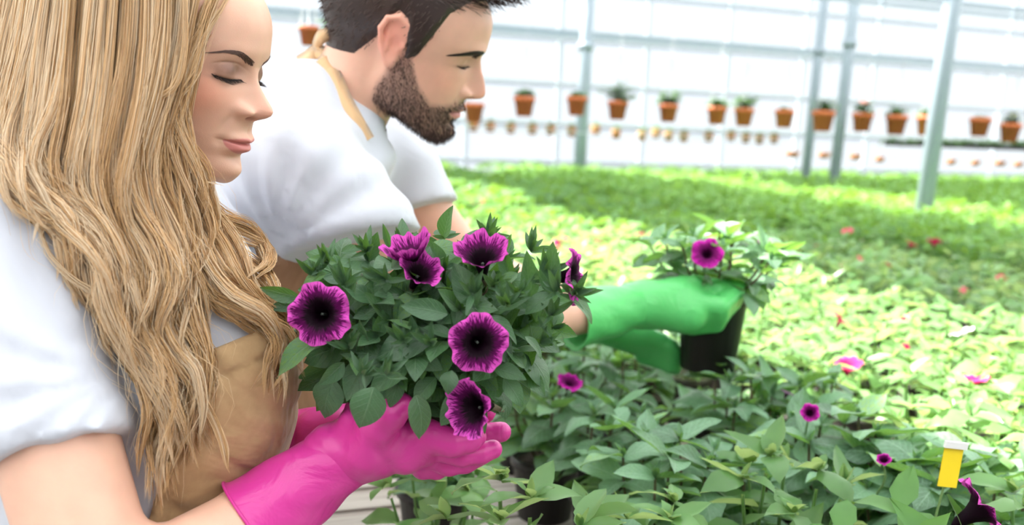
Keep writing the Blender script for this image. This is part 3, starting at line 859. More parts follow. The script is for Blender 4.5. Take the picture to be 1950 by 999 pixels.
WANT = [(1607, 605, m_flp, .028, 'dark pink bloom left of the coral bloom'), (1717, 603, m_flp, .028, 'coral pink bloom, highest in the strip'), (1711, 655, m_flp, .026, 'pink bloom in the middle of the bright strip'),
        (1612, 688, m_flp, .03, 'bright pink bloom in the bright strip beside the held pot'), (1855, 716, m_flp, .03, 'rose red bloom at the right side of the bright strip'), (1506, 566, m_flp, .022, 'small red bloom right of the held pot'),
        (1838, 550, m_flp, .028, 'pink bloom in the green rows near the right edge'), (1604, 505, m_flp, .03, 'double pink bloom in the green rows behind the held pot'), (1643, 494, m_flp, .024, 'dark red bloom beside the double pink one'),
        (1697, 503, m_flp, .024, 'dull red bloom in the green rows right of the dark red one'), (1737, 462, m_flp, .026, 'red bloom in the far green rows below the large column'), (1780, 457, m_flp, .034, 'wide red bloom right of the large column foot'),
        (1547, 466, m_flp, .026, 'red bloom beside the leaves of the held plant'), (1910, 530, m_flp, .024, 'faint red bloom in the green rows at the right edge'), (1613, 438, m_flp, .03, 'faint red bloom in the far green rows'),
        (912, 378, m_flp, .06, 'hot pink bloom in the bright strip by the man\'s far arm'), (1072, 462, m_flp, .04, 'pale pink bloom left of the held plant'), (1150, 465, m_flp, .04, 'peach pink bloom in the bright strip left of the held plant'),
        (1830, 628, m_flw, .03, 'white bloom at the far edge of the bright strip'), (1500, 745, m_bud, .012, 'dark bud beside the pot below the held one'), (884, 360, m_flw, .06, 'white bloom in the bright strip nearest the man\'s far arm'),
        (1217, 445, m_flp, .03, 'orange pink bloom in the green rows left of the held plant')]
ind = cells[:255]; rest = cells[255:]
used = {}
for t in WANT:
    pos = onz(t[0], t[1], 1.06)
    best = min(range(n_seen), key=lambda i: (cells[i][3][0] - pos[0])**2 + (cells[i][3][1] - pos[1])**2 + (9 if i in used else 0))
    used[best] = t
stuff_V = []; stuff_F = []; stuff_C = []; nst = 0
geo_far = []
for me in fol_far:
    V = np.empty(len(me.vertices) * 3, np.float32); me.vertices.foreach_get('co', V); V = V.reshape(-1, 3)
    F = np.array([list(p.vertices)[:4] if len(p.vertices) == 4 else list(p.vertices) + [p.vertices[2]] for p in me.polygons])
    c = np.empty(len(me.vertices) * 4, np.float32); me.attributes['Col'].data.foreach_get('color', c)
    geo_far.append((V, F, c.reshape(-1, 4)[:, :3]))
class BedMB(MB): pass
strips = {}
for i, (D, w, u, p, x, y) in enumerate(cells):
    kind = 'sun' if 1.02 < w < 2.08 else ('mid' if w > 2 else 'shade')
    if i < 255 or i in used:
        t = used.get(i)
        lab, grp = LAB[kind]
        if t: lab = 'petunia with one ' + t[4]; grp = None
        e = empty('potted_petunia', p, lab, 'plant', grp); e.rotation_euler.z = rgb.uniform(0, 6.28); s = rgb.uniform(.92, 1.12); e.scale = (s, s, s)
        link_mesh('pot', pot_lo, e); link_mesh('foliage', (fol_mid if D < 4 else fol_far)[rgb.integers(5)], e)
        if t:
            q = onz(t[0], t[1], 1.06); d = (q - np.array(p))
            d = d / s; a = -e.rotation_euler.z; c, sn = math.cos(a), math.sin(a)
            lp = np.array([c * d[0] - sn * d[1], sn * d[0] + c * d[1], d[2]])
            flower_obj('flower', t[2], e, t[3], lp, (rgb.uniform(-.4, .4), rgb.uniform(-.6, .2), .8), i, nu=25, nv=7)
            mb = MB(); mb.tube([lp - np.array([0, 0, t[3]]), np.array([lp[0] * .4, lp[1] * .4, POT_H])], .0015, 4); mb.build('flower_stalk', m_stem, e)
    else:
        k = 'near' if w < 2.9 else 'far'
        mbk = strips.setdefault(k, MB())
        V, F, C = geo_far[rgb.integers(5)]; a = rgb.uniform(0, 6.28); c, sn = math.cos(a), math.sin(a); s = rgb.uniform(.95, 1.25)
        R = np.array([[c, -sn, 0], [sn, c, 0], [0, 0, 1]]) * s
        mbk.add(V @ R.T + p, F, C)
for k, lab in (('near', 'mass of small bedding plants on the bench running towards the man'), ('far', 'mass of green bedding plants filling the benches up to the glass wall')):
    o = strips[k].build('bedding_plants', m_leaff, colour=True); tag(o, lab, 'plants', kind='stuff')

# ------------------------------------------------------------------ hanging terracotta pots
POTS = [ # rim centre x, y ; width ; foliage height px ; label
    (903, 196, 40, 0, 'terracotta hanging pot half hidden behind the man\'s nose'), (999, 184, 42, 18, 'terracotta hanging pot with a yellow-green sprout, first clear one right of the man'),
    (1099, 184, 40, 14, 'terracotta hanging pot with a reddish stump of a plant, in front of the dark column'), (1177, 192, 40, 40, 'terracotta hanging pot with the tallest, bushiest green plant'),
    (1274, 198, 38, 28, 'terracotta hanging pot with a grey-green tuft, standing alone above the yellow seedlings'), (1366, 203, 38, 22, 'terracotta hanging pot, left one of the close pair'),
    (1418, 206, 38, 32, 'terracotta hanging pot with trailing green stems, right one of the close pair'), (1495, 209, 38, 8, 'terracotta hanging pot with almost nothing growing in it, right of the close pair'),
    (1569, 211, 44, 28, 'terracotta hanging pot with one upright stem, in front of the slim columns'), (1644, 215, 40, 24, 'terracotta hanging pot with a salmon-coloured bloom'),
    (1709, 219, 42, 22, 'terracotta hanging pot with a low dark-green plant, left of the large column'), (1768, 220, 42, 18, 'terracotta hanging pot touching the left edge of the large column'),
    (1868, 224, 40, 6, 'terracotta hanging pot with dry soil, first right of the large column'), (1926, 235, 40, 20, 'terracotta hanging pot with a pale yellow bloom, last at the right edge'),
    (508, 160, 60, 26, 'terracotta hanging pot showing behind the woman\'s nose bridge'), (640, 62, 44, 24, 'terracotta hanging pot by the back of the man\'s head'), (588, 50, 40, 0, 'terracotta hanging pot high up, left of the man\'s apron knot'),
    (620, 470, 0, 0, '')]
hang_me = None
hp_cols = [leaf_mat('basket leaf', (.02, .08, .02), (.07, .18, .04), (.1, .25, .02), vein=False)]
for i, (px, py, wd, fh, lab) in enumerate(POTS):
    if not wd: continue
    pl = (7.6 if i != 11 else 5.3) if i < 14 else 4.6
    p = onplane(px, py, pl); D = proj(p)[2]; r = wd * D / FPX / 2
    e = empty('hanging_pot', p, lab, 'pot'); e.rotation_euler.z = i * .7
    h = r * 1.75
    mb = MB(); mb.lathe([(0, -h), (r * .68, -h), (r * .90, -r * .42), (r, -r * .42), (r, 0), (r * .92, 0), (r * .86, -r * .3), (0, -r * .3)], n=20); mb.build('pot', m_terra, e)
    mb = MB(); mb.lathe([(r * .87, -r * .25), (r * .4, -r * .12), (0, -r * .1)], n=12); mb.build('soil', m_soil, e)
    top = BEAM_Z + .1 - p[2] if i < 14 else 1.6
    mb = MB(); apex = np.array([0, 0, r * 4.5])
    for k in range(3):
        a = k * 2.094; mb.tube([np.array([r * math.cos(a), r * math.sin(a), -.01]), apex], .0016, 4)
    mb.tube([apex, np.array([0, 0, top])], .0016, 4); mb.build('wire', m_wire, e)
    if fh:
        f = fh * D / FPX; rg = np.random.default_rng(i)
        mb = MB()
        for k in range(20 if fh > 15 else 8):
            a = rg.uniform(0, 6.28); el = rg.uniform(.3, 1.4); d = np.array([math.cos(a) * math.cos(el), math.sin(a) * math.cos(el), math.sin(el)])
            q = np.array([0, 0, -r * .15]); l = f * rg.uniform(.5, 1.0); tip = q + d * l + np.array([0, 0, 0])
            mb.tube([q, tip], .003, 4, (.5, .5, 0))
            for j in range(4):
                b = rg.uniform(0, 6.28); dd = np.array([math.cos(b), math.sin(b), rg.uniform(-.2, .6)]); V, F, C = leaf_arrays(Lg=.075, Wd=.045, nl=3, nw=2)
                mb.add(V @ basis(dd).T + q + d * l * (.4 + .2 * j), F, C)
        mb.build('foliage', hp_cols[0], e, colour=True)
    if 'salmon' in lab or 'yellow bloom' in lab:
        flower_obj('flower', principled('salmon petal', (.9, .25, .15), .6) if 'salmon' in lab else principled('pale yellow petal', (.9, .85, .35), .6), e, .05, np.array([0, 0, f * .9]), (0, -.3, 1), 2, nu=20, nv=6)

# pipe carrying the hanging pots
tag(bar('hanging_rail', uw(-6, 7.6, BEAM_Z + .12), uw(14, 7.6, BEAM_Z + .12), .035, .035, m_metal), 'thin grey rail from which the terracotta pots hang', 'rail')

# row of little pots on rails by the glass wall
m_terra2 = principled('small clay pot', (.40, .16, .06), .8)
mb = MB(); mb.lathe([(0, -.10), (.040, -.10), (.055, 0), (.046, 0), (0, -.02)], n=12); o = mb.build('clay_pot', m_terra2); small = o.data; bpy.data.objects.remove(o)
SM = [(902, 236), (934, 237), (973, 240), (1014, 242), (1049, 243), (1089, 246), (1135, 243), (1174, 250), (1223, 254), (1250, 250), (1274, 255), (1303, 257), (1350, 257), (1393, 256), (1421, 260), (1447, 262), (1475, 261)]
tuft = foliage_mesh(77, hp_cols[0], R=.05, H=.05, shoots=3, nl=2, nw=2, pairs=2, name='tuft')
for i, (px, py) in enumerate(SM):
    p = onplane(px, py - 4, 9.3)
    ORD = ('first', 'second', 'third', 'fourth', 'fifth', 'sixth', 'seventh', 'eighth', 'ninth')
    lab = 'tiny clay pot, %s from the left on the %s shelf rail below the hanging pots' % ((ORD[i], 'left') if i < 8 else (ORD[i - 8], 'right'))
    e = empty('small_pot', p, lab, 'pot', 'tiny clay pots below the hanging pots')
    link_mesh('pot', small, e); o = link_mesh('tuft', tuft, e); o.location.z = -POT_H - .02
for (a, b), lab in (((880, 1145), 'left thin shelf rail under the tiny clay pots'), ((1215, 1485), 'right thin shelf rail under the tiny clay pots')):
    def rail_y(x): return 243 + (x - 900) * .042
    tag(bar('shelf_rail', onplane(a, rail_y(a) + 1, 9.3), onplane(b, rail_y(b) + 1, 9.3), .10, .012, m_pale), lab, 'rail')
# dark trays and the green trailing strip at the right
for i, (px, py, wd) in enumerate(((1510, 288, 28), (1570, 290, 26), (1630, 293, 26), (1676, 298, 20), (1812, 303, 20), (1858, 305, 20), (1905, 306, 24), (1940, 308, 20))):
    p = onplane(px, py, 9.3); D = proj(p)[2]; r = wd * D / FPX / 2
    mb = MB(); mb.lathe([(0, -.07), (r * .6, -.07), (r, 0), (r * .9, 0), (0, -.02)], n=14); o = mb.build('hanging_bowl', m_terra2); o.location = p
    tag(o, 'small brown hanging bowl, %s from the left in the low row at the right' % ('first', 'second', 'third', 'fourth', 'fifth', 'sixth', 'seventh', 'last')[i], 'bowl', 'brown hanging bowls at the right')
p0 = onplane(1690, 271, 9.0); p1 = onplane(2000, 276, 9.0)
e = empty('hanging_trough', (p0 + p1) / 2, 'long green trailing plant trough hanging in front of the glass wall at the right', 'planter')
mb = MB(); rg = np.random.default_rng(5)
for k in range(260):
    t = rg.uniform(0, 1); q = (p0 * (1 - t) + p1 * t) - (p0 + p1) / 2 + np.array([rg.uniform(-.05, .05), rg.uniform(-.05, .05), rg.uniform(0, .05)])
    V, F, C = leaf_arrays(Lg=.09, Wd=.05, nl=3, nw=2); b = rg.uniform(0, 6.28); mb.add(V @ basis((math.cos(b), math.sin(b), rg.uniform(-.7, .5))).T + q, F, C)
mb.build('foliage', hp_cols[0], e, colour=True)['kind'] = 'stuff'
d = p1 - p0; mb = MB(); mb.box((0, 0, -.03), (np.linalg.norm(d), .10, .06), math.atan2(d[1], d[0])); mb.build('trough', m_black, e, smooth=False)
# ------------------------------------------------------------------ shared: skin, cloth
def skin_mat(name, sss=.18):
    m = vertex_colour(principled(name, rough=.48, Subsurface_Weight=sss, Subsurface_Scale=.012), .05, 40)
    bsdf(m).inputs['Subsurface Radius'].default_value = (1, .35, .2)
    tc = N(m, 'ShaderNodeTexCoord'); n = N(m, 'ShaderNodeTexVoronoi'); n.inputs['Scale'].default_value = 900
    L(m, tc.outputs['Object'], n.inputs['Vector'])
    b = N(m, 'ShaderNodeBump'); b.inputs['Strength'].default_value = .12; b.inputs['Distance'].default_value = .0005
    L(m, n.outputs[0], b.inputs['Height']); L(m, b.outputs[0], bsdf(m).inputs['Normal'])
    return m
m_skin = skin_mat('skin')
def cloth(name, col, scale=2600, fold=9, fs=.35, rough=.8):
    m = principled(name, col, rough, Sheen_Weight=.3)
    tc = N(m, 'ShaderNodeTexCoord'); n = N(m, 'ShaderNodeTexNoise'); n.inputs['Scale'].default_value = fold; n.inputs['Detail'].default_value = 3; n.inputs['Distortion'].default_value = .8
    L(m, tc.outputs['Object'], n.inputs['Vector'])
    w = N(m, 'ShaderNodeTexNoise'); w.inputs['Scale'].default_value = scale; L(m, tc.outputs['Object'], w.inputs['Vector'])
    b1 = N(m, 'ShaderNodeBump'); b1.inputs['Strength'].default_value = fs; b1.inputs['Distance'].default_value = .02; L(m, n.outputs[0], b1.inputs['Height'])
    b2 = N(m, 'ShaderNodeBump'); b2.inputs['Strength'].default_value = .15; b2.inputs['Distance'].default_value = .0004; L(m, w.outputs[0], b2.inputs['Height']); L(m, b1.outputs[0], b2.inputs['Normal'])
    L(m, b2.outputs[0], bsdf(m).inputs['Normal'])
    return m
m_tee = cloth('white cotton', (.57, .595, .67), fs=.3)
m_apron = cloth('tan canvas', (.50, .32, .155), 1500, 11, .9)
def mottled(m, c1, c2, sc):
    tc = N(m, 'ShaderNodeTexCoord'); n = N(m, 'ShaderNodeTexNoise'); n.inputs['Scale'].default_value = sc; n.inputs['Detail'].default_value = 6; n.inputs['Roughness'].default_value = .65
    r = N(m, 'ShaderNodeValToRGB'); r.color_ramp.elements[0].color = (*c1, 1); r.color_ramp.elements[1].color = (*c2, 1); r.color_ramp.elements[0].position = .3; r.color_ramp.elements[1].position = .7
    L(m, tc.outputs['Object'], n.inputs['Vector']); L(m, n.outputs[0], r.inputs[0]); L(m, r.outputs[0], bsdf(m).inputs['Base Color'])
mottled(m_apron, (.42, .26, .12), (.56, .37, .19), 28)
m_strap = cloth('tan canvas strap', (.66, .42, .22), 1800, 20, .3)
def rubber(name, c):
    m = principled(name, c, .34, Subsurface_Weight=.03, Subsurface_Scale=.01, Specular_IOR_Level=.45)
    tc = N(m, 'ShaderNodeTexCoord'); n = N(m, 'ShaderNodeTexNoise'); n.inputs['Scale'].default_value = 26; n.inputs['Detail'].default_value = 3; n.inputs['Distortion'].default_value = 1.2
    L(m, tc.outputs['Object'], n.inputs['Vector'])
    b = N(m, 'ShaderNodeBump'); b.inputs['Strength'].default_value = .35; b.inputs['Distance'].default_value = .008; L(m, n.outputs[0], b.inputs['Height']); L(m, b.outputs[0], bsdf(m).inputs['Normal'])
    return m
m_pink = rubber('pink rubber', (.60, .035, .28))
m_green = rubber('green rubber', (.11, .56, .16))
m_hairdark = principled('dark lash', (.018, .010, .008), .5)
m_brow = principled('brow hair', (.17, .10, .08), .6)

def lip_mask(q, x, z, wid=2.3, uh=.72, lh=.95):
    ax = abs(x); mz = q['mz']
    wide = np.sqrt(np.clip(1 - (ax / wid)**2, 0, 1))
    up = mz + (uh - .16 * gs(ax, 0, .35)) * wide; lo = mz - lh * wide
    return np.clip((up - z) / .1 + .5, 0, 1) * np.clip((z - lo) / .1 + .5, 0, 1) * (ax < wid)

# ------------------------------------------------------------------ the woman: head and hidden skull, arm and forearm are one skin mesh
MW = head_matrix(P(325.5, 89.5, .884), 0, math.radians(101.2), math.radians(13.9), math.radians(1.15))
fw = make_head_sdf(WOMAN)
V, F = sdf_mesh(fw, (-8.4, -11.5, -13), (8.4, 12.2, 11.8), .11)
def blend(C, m, c, a=1.0):
    m = (m * a)[:, None]; return C * (1 - m) + np.array(c) * m
x, y, z = V.T; ax = np.abs(x)
C = np.tile(np.array([.74, .44, .32]), (len(V), 1))
C = blend(C, gs(ax, 4.8, 1.9) * gs(z, -2.6, 2.2) * (y > 0), (.80, .33, .22), .7)
C = blend(C, gs(ax, 0, 1.3) * gs(z, -3.3, .8) * (y > 8), (.82, .40, .30), .5)
C = blend(C, gs(ax, 2.9, 1.5) * np.exp(-((z + .15) / .85)**2) * (y > 4), (.20, .10, .08), .92)      # eye shadow
C = blend(C, gs(ax, 2.9, 1.2) * gs(z, -1.08, .2) * (y > 4), (.10, .04, .03), .9)
C = blend(C, lip_mask(WOMAN, x, z, 2.3, .66, 1.12) * (y > 6), (.62, .215, .20), .95)
C = blend(C, gs(ax, .75, .35) * gs(z, WOMAN['az'] - .6, .2) * (y > 8.3) * (y < 11), (.35, .10, .07), .7)
parts_V = [xf(MW, V)]; parts_F = [F]; parts_C = [C]; off = len(V)

SH_N = P(-5, 455, .80); EL_N = P(190, 1130, .75); WR_N = P(672, 858, .87)
def f_arms(X, Y, Z):
    a = cap(X, Y, Z, SH_N, EL_N, .054, .047)
    b = chain(X, Y, Z, [EL_N, P(300, 1110, .77), P(482, 990, .84), WR_N], [.046, .043, .034, .024], .01)
    return smin(a, b, .02)
def bounds(pts, pad):
    p = np.array(pts); return p.min(0) - pad, p.max(0) + pad
lo, hi = bounds([SH_N, EL_N, WR_N], .07)
V2, F2 = sdf_mesh(f_arms, lo, hi, .006)
parts_V.append(V2); parts_F.append(F2 + off); parts_C.append(np.tile(np.array([.74, .44, .32]), (len(V2), 1))); off += len(V2)
woman = mesh_obj('person', np.concatenate(parts_V), np.concatenate(parts_F), m_skin, None, True, np.concatenate(parts_C))
tag(woman, 'blonde long-haired woman in white tee, tan apron and pink gloves, looking down at the petunia', 'person')

# brows and lashes follow the face
def face_pt(f, xl, zl, out=0.0):
    yl = surf_y(f, xl, zl); return np.stack([xl, yl + out, zl], -1)
def brow_mesh(f, M, name, parent, pts, n, ln, r, mat, sgn, seed=1, spread=.22):
    rg = np.random.default_rng(seed); p = crom([(a, b, c) for a, b, c in pts], 60)      # ax, z, half thickness
    t = rg.uniform(0, 1, n)**.9; i = (t * 59).astype(int); q = p[i]
    off = rg.uniform(-1, 1, n) * q[:, 2]
    x0 = sgn * q[:, 0]; z0 = q[:, 1] + off
    j = np.minimum(i + 4, 59); d = p[j] - p[np.maximum(i - 4, 0)]; d = d[:, :2] / (np.linalg.norm(d[:, :2], axis=1)[:, None] + 1e-9)
    rise = (.6 - t * .8) * .4 - off * 1.2
    l = ln * rg.uniform(.7, 1.2, n)
    S = []
    for k, u in enumerate(np.linspace(0, 1, 4)):
        xx = x0 + sgn * d[:, 0] * l * u; zz = z0 + d[:, 1] * l * u + rise * l * u * .6
        S.append(face_pt(f, xx, zz, .03 + .06 * u))
    S = np.stack(S, 1); R = np.tile(np.array([1, .9, .6, .15]), (n, 1)) * r
    return strands_mesh(name, xf(M, S), R, mat, parent)
def lash_mesh(f, M, name, parent, sgn, lidz, n, ln, r, mat, seed=2, droop=.35, ex=3.1, lw=.07):
    rg = np.random.default_rng(seed)
    u = np.linspace(-1.35, 1.45, n) + rg.uniform(-.03, .03, n); xx = sgn * (ex + u); zz = lidz + .10 * u * u + rg.uniform(-.03, .03, n)
    b = face_pt(f, xx, zz, .0)
    out = np.stack([sgn * (.25 * u + .10), np.full(n, .85), np.full(n, -droop)], 1); out /= np.linalg.norm(out, axis=1)[:, None]
    l = ln * (.55 + .45 * gs(u, .6, 1.1)) * rg.uniform(.75, 1.1, n)
    S = np.stack([b + out * l[:, None] * t + np.array([0, 0, 1]) * (l * .35 * t * t)[:, None] for t in np.linspace(0, 1, 6)], 1)
    R = np.tile(np.linspace(1, .1, 6), (n, 1)) * r
    # thick dark lid line as extra strands
    m = 26; uu = np.linspace(-1.4, 1.5, m); Ls = face_pt(f, sgn * (ex + uu), lidz - .05 + .10 * uu * uu, .02)
    V0 = xf(M, S); lr = lw * np.sin(np.linspace(.15, PI - .15, m)) * .01
    mb = MB(); mb.tube(xf(M, Ls), lr, 6)
    o = strands_mesh(name, V0, R, mat, parent)
    o2 = mb.build('lash_line', mat, parent)
    return o
WB = [(.85, .75, .24), (1.8, 1.05, .30), (2.8, 1.42, .26), (3.8, 1.45, .16), (4.9, 1.0, .04)]
for s in (-1, 1):
    brow_mesh(fw, MW, 'eyebrow', woman, WB, 560, .5, .0002, m_brow, s, 3 + s)
    lash_mesh(fw, MW, 'eyelashes', woman, s, WOMAN['lid_z'] - .03, 120, 1.2, .00018, m_hairdark, droop=.7, ex=2.8, lw=.10)

# torso, shirt, apron -------------------------------------------------
FWD = np.array([math.sin(math.radians(95)), math.cos(math.radians(95)), 0.0]); LAT = np.array([-FWD[1], FWD[0], 0.0])  # LAT points away from the camera
RB = [FWD, LAT, [0, 0, 1]]
TC = P(255, 760, .945)
def f_torso(X, Y, Z):
    d = ellR(X, Y, Z, P(225, 640, .95), (.125, .145, .20), RB)
    d = smin(d, ellR(X, Y, Z, P(255, 930, .955), (.138, .135, .26), RB), .07)
    d = smin(d, ellR(X, Y, Z, P(400, 705, .885), (.075, .070, .10), RB), .05)
    d = smin(d, ellR(X, Y, Z, P(400, 700, 1.0), (.072, .070, .10), RB), .05)
    d = smin(d, cap(X, Y, Z, P(40, 480, .82), P(300, 470, 1.09), .062, .062), .07)
    d = smin(d, cap(X, Y, Z, P(190, 380, .93), P(230, 520, .94), .055, .09), .06)
    return d
def folds(X, Y, Z, dirn, freq, amp, mod):
    s = (X * dirn[0] + Y * dirn[1] + Z * dirn[2])
    return amp * np.sin(freq * s + 2.2 * np.sin(s * freq * .37 + mod) + mod)
def f_shirt(X, Y, Z):
    d = f_torso(X, Y, Z) - .004
    SL_E = SH_N + (EL_N - SH_N) * .62
    sl = cap(X, Y, Z, SH_N, SL_E + (EL_N - SH_N) * .2, .064, .065)
    ax = (EL_N - SH_N) / np.linalg.norm(EL_N - SH_N)
    t = (X - SL_E[0]) * ax[0] + (Y - SL_E[1]) * ax[1] + (Z - SL_E[2]) * ax[2]
    sl = smax(sl, t, .004)                                  # the sleeve ends at the hem
    d = smin(d, sl, .014)
    g = folds(X, Y, Z, (.9, .2, -.75), 120, .0011, 1.0) * np.clip((1.33 - Z) / .1, 0, 1) * np.clip((Z - 1.1) / .1, 0, 1)
    g = g + folds(X, Y, Z, (.3, .9, -.4), 75, .0012, 0.3)
    # creases running from the armpit into the sleeve and across the back of it
    q = P(228, 700, .76); an = np.arctan2(Z - q[2], X - q[0]); r_ = np.sqrt((X - q[0])**2 + (Z - q[2])**2)
    g = g + .0018 * np.sin(an * 13 + 22 * r_) * np.clip(r_ / .04, 0, 1) * gs(r_, .07, .07) * (Y < .76)
    g = g - .0010 * np.exp(-((t + .017) / .0022)**2) * (sl < .01)
    return d + g
lo, hi = bounds([P(-60, 400, .70), P(150, 900, .66), P(-40, 1080, .9), P(500, 1080, .9), P(330, 440, 1.16)], .03)
hi[0] += .06; lo[0] -= .1
V, F = sdf_mesh(f_shirt, lo, hi, .0062)
mesh_obj('tee_shirt', V, F, m_tee, woman)

def plane_px(a, b, D, flip=1):
    """plane holding the line through two pixels at depth D and the body's side axis"""
    A = P(*a, D); B = P(*b, D); n = np.cross(B - A, LAT); n /= np.linalg.norm(n); n *= flip
    return n, float(n @ A)
nT, cT = plane_px((372, 668), (560, 600), .86)
if nT[2] < 0: nT, cT = -nT, -cT
nS, cS = plane_px((372, 640), (262, 999), .80)
if nS[0] > 0: nS, cS = -nS, -cS
def f_apron(X, Y, Z):
    t0 = f_torso(X, Y, Z)
    s1 = Z * .8 + X * .6; s2 = Z * .5 - X * .86
    w = .0035 * np.exp(-(np.sin(24 * s1 + 2.0 * np.sin(17 * X + 9 * Z)) / .35)**2) * np.clip(np.sin(9 * s2 + 1), 0, 1)
    w = w + .0030 * np.exp(-(np.sin(31 * s2 + 1.6 * np.sin(21 * s1)) / .3)**2) * np.clip(np.sin(11 * s1 + 2.2), 0, 1)
    d = t0 - .012 + w
    top = X * nT[0] + Y * nT[1] + Z * nT[2] - cT
    sd = X * nS[0] + Y * nS[1] + Z * nS[2] - cS
    # stitched hem: a slightly proud band under the top edge
    d = d + .0016 * np.exp(-((top + .024) / .002)**2) - .0012 * ((top > -.022) & (top < .0)) + .0012 * np.exp(-((sd + .014) / .002)**2)
    d = d + .0014 * np.sin(210 * (X + .4 * Z)) * gs(top, -.012, .02)
    return smax(smax(d, top, .002), sd, .002)
lo, hi = bounds([P(250, 1060, .76), P(600, 620, 1.1), P(560, 1060, .86), P(372, 600, .8)], .03)
V, F = sdf_mesh(f_apron, lo, hi, .005)
apron = mesh_obj('apron', V, F, m_apron, woman)

# gloves ---------------------------------------------------------------
def finger(X, Y, Z, pts, r):
    return chain(X, Y, Z, pts, r, .004)
def glove_cuff(name, A, B, ra, rb, mat, parent, lining=True, n=40, m=26, seed=0, wr=.0022):
    """flared open tube from the cuff edge A to the wrist B with thickness and a rolled edge"""
    A = np.asarray(A); B = np.asarray(B); t = B - A; Ln = np.linalg.norm(t); t /= Ln
    a = np.cross(t, (0, 0, 1)); a /= np.linalg.norm(a); b = np.cross(a, t)
    th = np.arange(n) * 2 * PI / n
    rows = []
    for k in range(m):
        u = k / (m - 1); r = ra + (rb - ra) * (u**.85)
        if k == 0: r += .0015
        wv = wr * np.sin(2 * th + seed + 9 * u) * u + wr * .6 * np.sin(5 * th + 14 * u + seed) * np.sin(PI * u)
        rr = (r + wv)[:, None]
        rows.append(A + t * Ln * u + rr * (a * np.cos(th)[:, None] + b * np.sin(th)[:, None]))
    inner = []
    for k in range(6):
        u = .06 * k; r = ra - .0022 - .002 * k
        inner.append(A + t * (Ln * u + .001) + r * (a * np.cos(th)[:, None] + b * np.sin(th)[:, None]))
    V = np.concatenate(rows); mb = MB(); mb.add(V, grid_faces(m, n, False, True))
    o = mb.build(name, mat, parent)
    Vi = np.concatenate(inner[::-1] + [rows[0]]); mb = MB(); mb.add(Vi, grid_faces(7, n, False, True))
    mb.build('cuff_lining', principled('white glove lining', (.85, .82, .86), .7) if lining else mat, parent)
    mb = MB(); ring = np.concatenate([rows[0], rows[0][:1]]); mb.tube(ring, .0016, 6, caps=False); mb.build('cuff_rim', mat, parent)
    return o
DN = .86
def f_glove_n(X, Y, Z):
    W_ = P(668, 855, .865)
    k1, k2, k3, k4 = P(812, 830, .850), P(818, 848, .868), P(808, 862, .888), P(790, 868, .905)
    d = cap(X, Y, Z, P(640, 870, .86), W_, .034, .031)
    for k, r in ((k1, .0165), (k2, .017), (k3, .016), (k4, .014)):
        d = smin(d, cap(X, Y, Z, W_ + (k - W_) * .12, k, .026, r), .012)
    d = smin(d, cap(X, Y, Z, P(715, 850, .85), P(770, 865, .855), .024, .017), .015)
    d = smin(d, finger(X, Y, Z, [k1, P(862, 843, .850), P(890, 838, .855), P(905, 831, .86)], [.0160, .0130, .0120, .0105]), .003)
    d = smin(d, finger(X, Y, Z, [k2, P(880, 866, .872), P(915, 863, .878), P(938, 855, .882)], [.0140, .0108, .0102, .0094]), .0025)
    d = smin(d, finger(X, Y, Z, [k3, P(855, 884, .887), P(886, 880, .890), P(910, 870, .893)], [.0135, .0108, .0102, .0096]), .0025)
    d = smin(d, finger(X, Y, Z, [k4, P(805, 890, .897), P(832, 892, .90), P(853, 884, .902)], [.0130, .0108, .0100, .0092]), .004)
    # thumb: leaves the side of the palm near the wrist and rises beside the root ball
    d = smin(d, finger(X, Y, Z, [P(700, 852, .842), P(718, 812, .825), P(742, 790, .815), P(765, 772, .815)], [.024, .019, .0145, .0115]), .014)
    d = smin(d, finger(X, Y, Z, [P(672, 840, .85), P(668, 800, .845), P(664, 772, .845)], [.020, .010, .0035]), .012)   # loose fold of the wrist
    wx = P(700, 850, .865); rr_ = np.sqrt((X - wx[0])**2 + (Z - wx[2])**2)
    g = .0028 * (np.exp(-(np.sin(62 * (X * .97 - Z * .25) + 1.5 * np.sin(45 * Z + 20 * Y)) / .35)**2)) * gs(rr_, .0, .05)
    return d + g
lo, hi = bounds([P(640, 760, .80), P(975, 900, .94), P(640, 905, .86)], .03)
V, F = sdf_mesh(f_glove_n, lo, hi, .0026)
gl = empty('rubber_glove', P(668, 855, .865)); gl.parent = woman; gl['label'] = 'pink rubber glove on the near hand'
def rebase(o, parent):
    """o was built in world space; parent sits at a translation"""
    o.parent = parent; o.location = -parent.location
    return o
rebase(mesh_obj('glove_hand', V, F, m_pink), gl)
o1 = glove_cuff('glove_cuff', P(482, 995, .84), P(672, 855, .866), .044, .0315, m_pink, gl, wr=.0016)
for ch in gl.children:
    if ch.name.startswith(('glove_cuff', 'cuff')): ch.location = -gl.location
def f_glove_f(X, Y, Z):
    W_ = P(650, 822, .985)
    k = [P(800, 835, .95), P(805, 820, .965), P(800, 808, .98), P(790, 800, .995)]
    d = cap(X, Y, Z, P(610, 830, .995), W_, .032, .028)
    for q, r in zip(k, (.015, .016, .015, .014)): d = smin(d, cap(X, Y, Z, W_ + (q - W_) * .1, q, .024, r), .012)
    tips = [[k[0], P(868, 838, .935), P(915, 828, .93), P(954, 822, .93)], [k[1], P(870, 815, .96), P(905, 800, .955), P(925, 785, .95)], [k[2], P(860, 800, .98), P(890, 785, .97), P(905, 765, .965)], [k[3], P(840, 790, .99), P(865, 775, .985), P(875, 760, .98)]]
    for q in tips: d = smin(d, finger(X, Y, Z, q, [.0145, .0130, .0120, .0105]), .004)
    d = smin(d, finger(X, Y, Z, [P(690, 812, .99), P(730, 790, 1.0), P(770, 765, 1.0)], [.02, .015, .011]), .012)
    return d
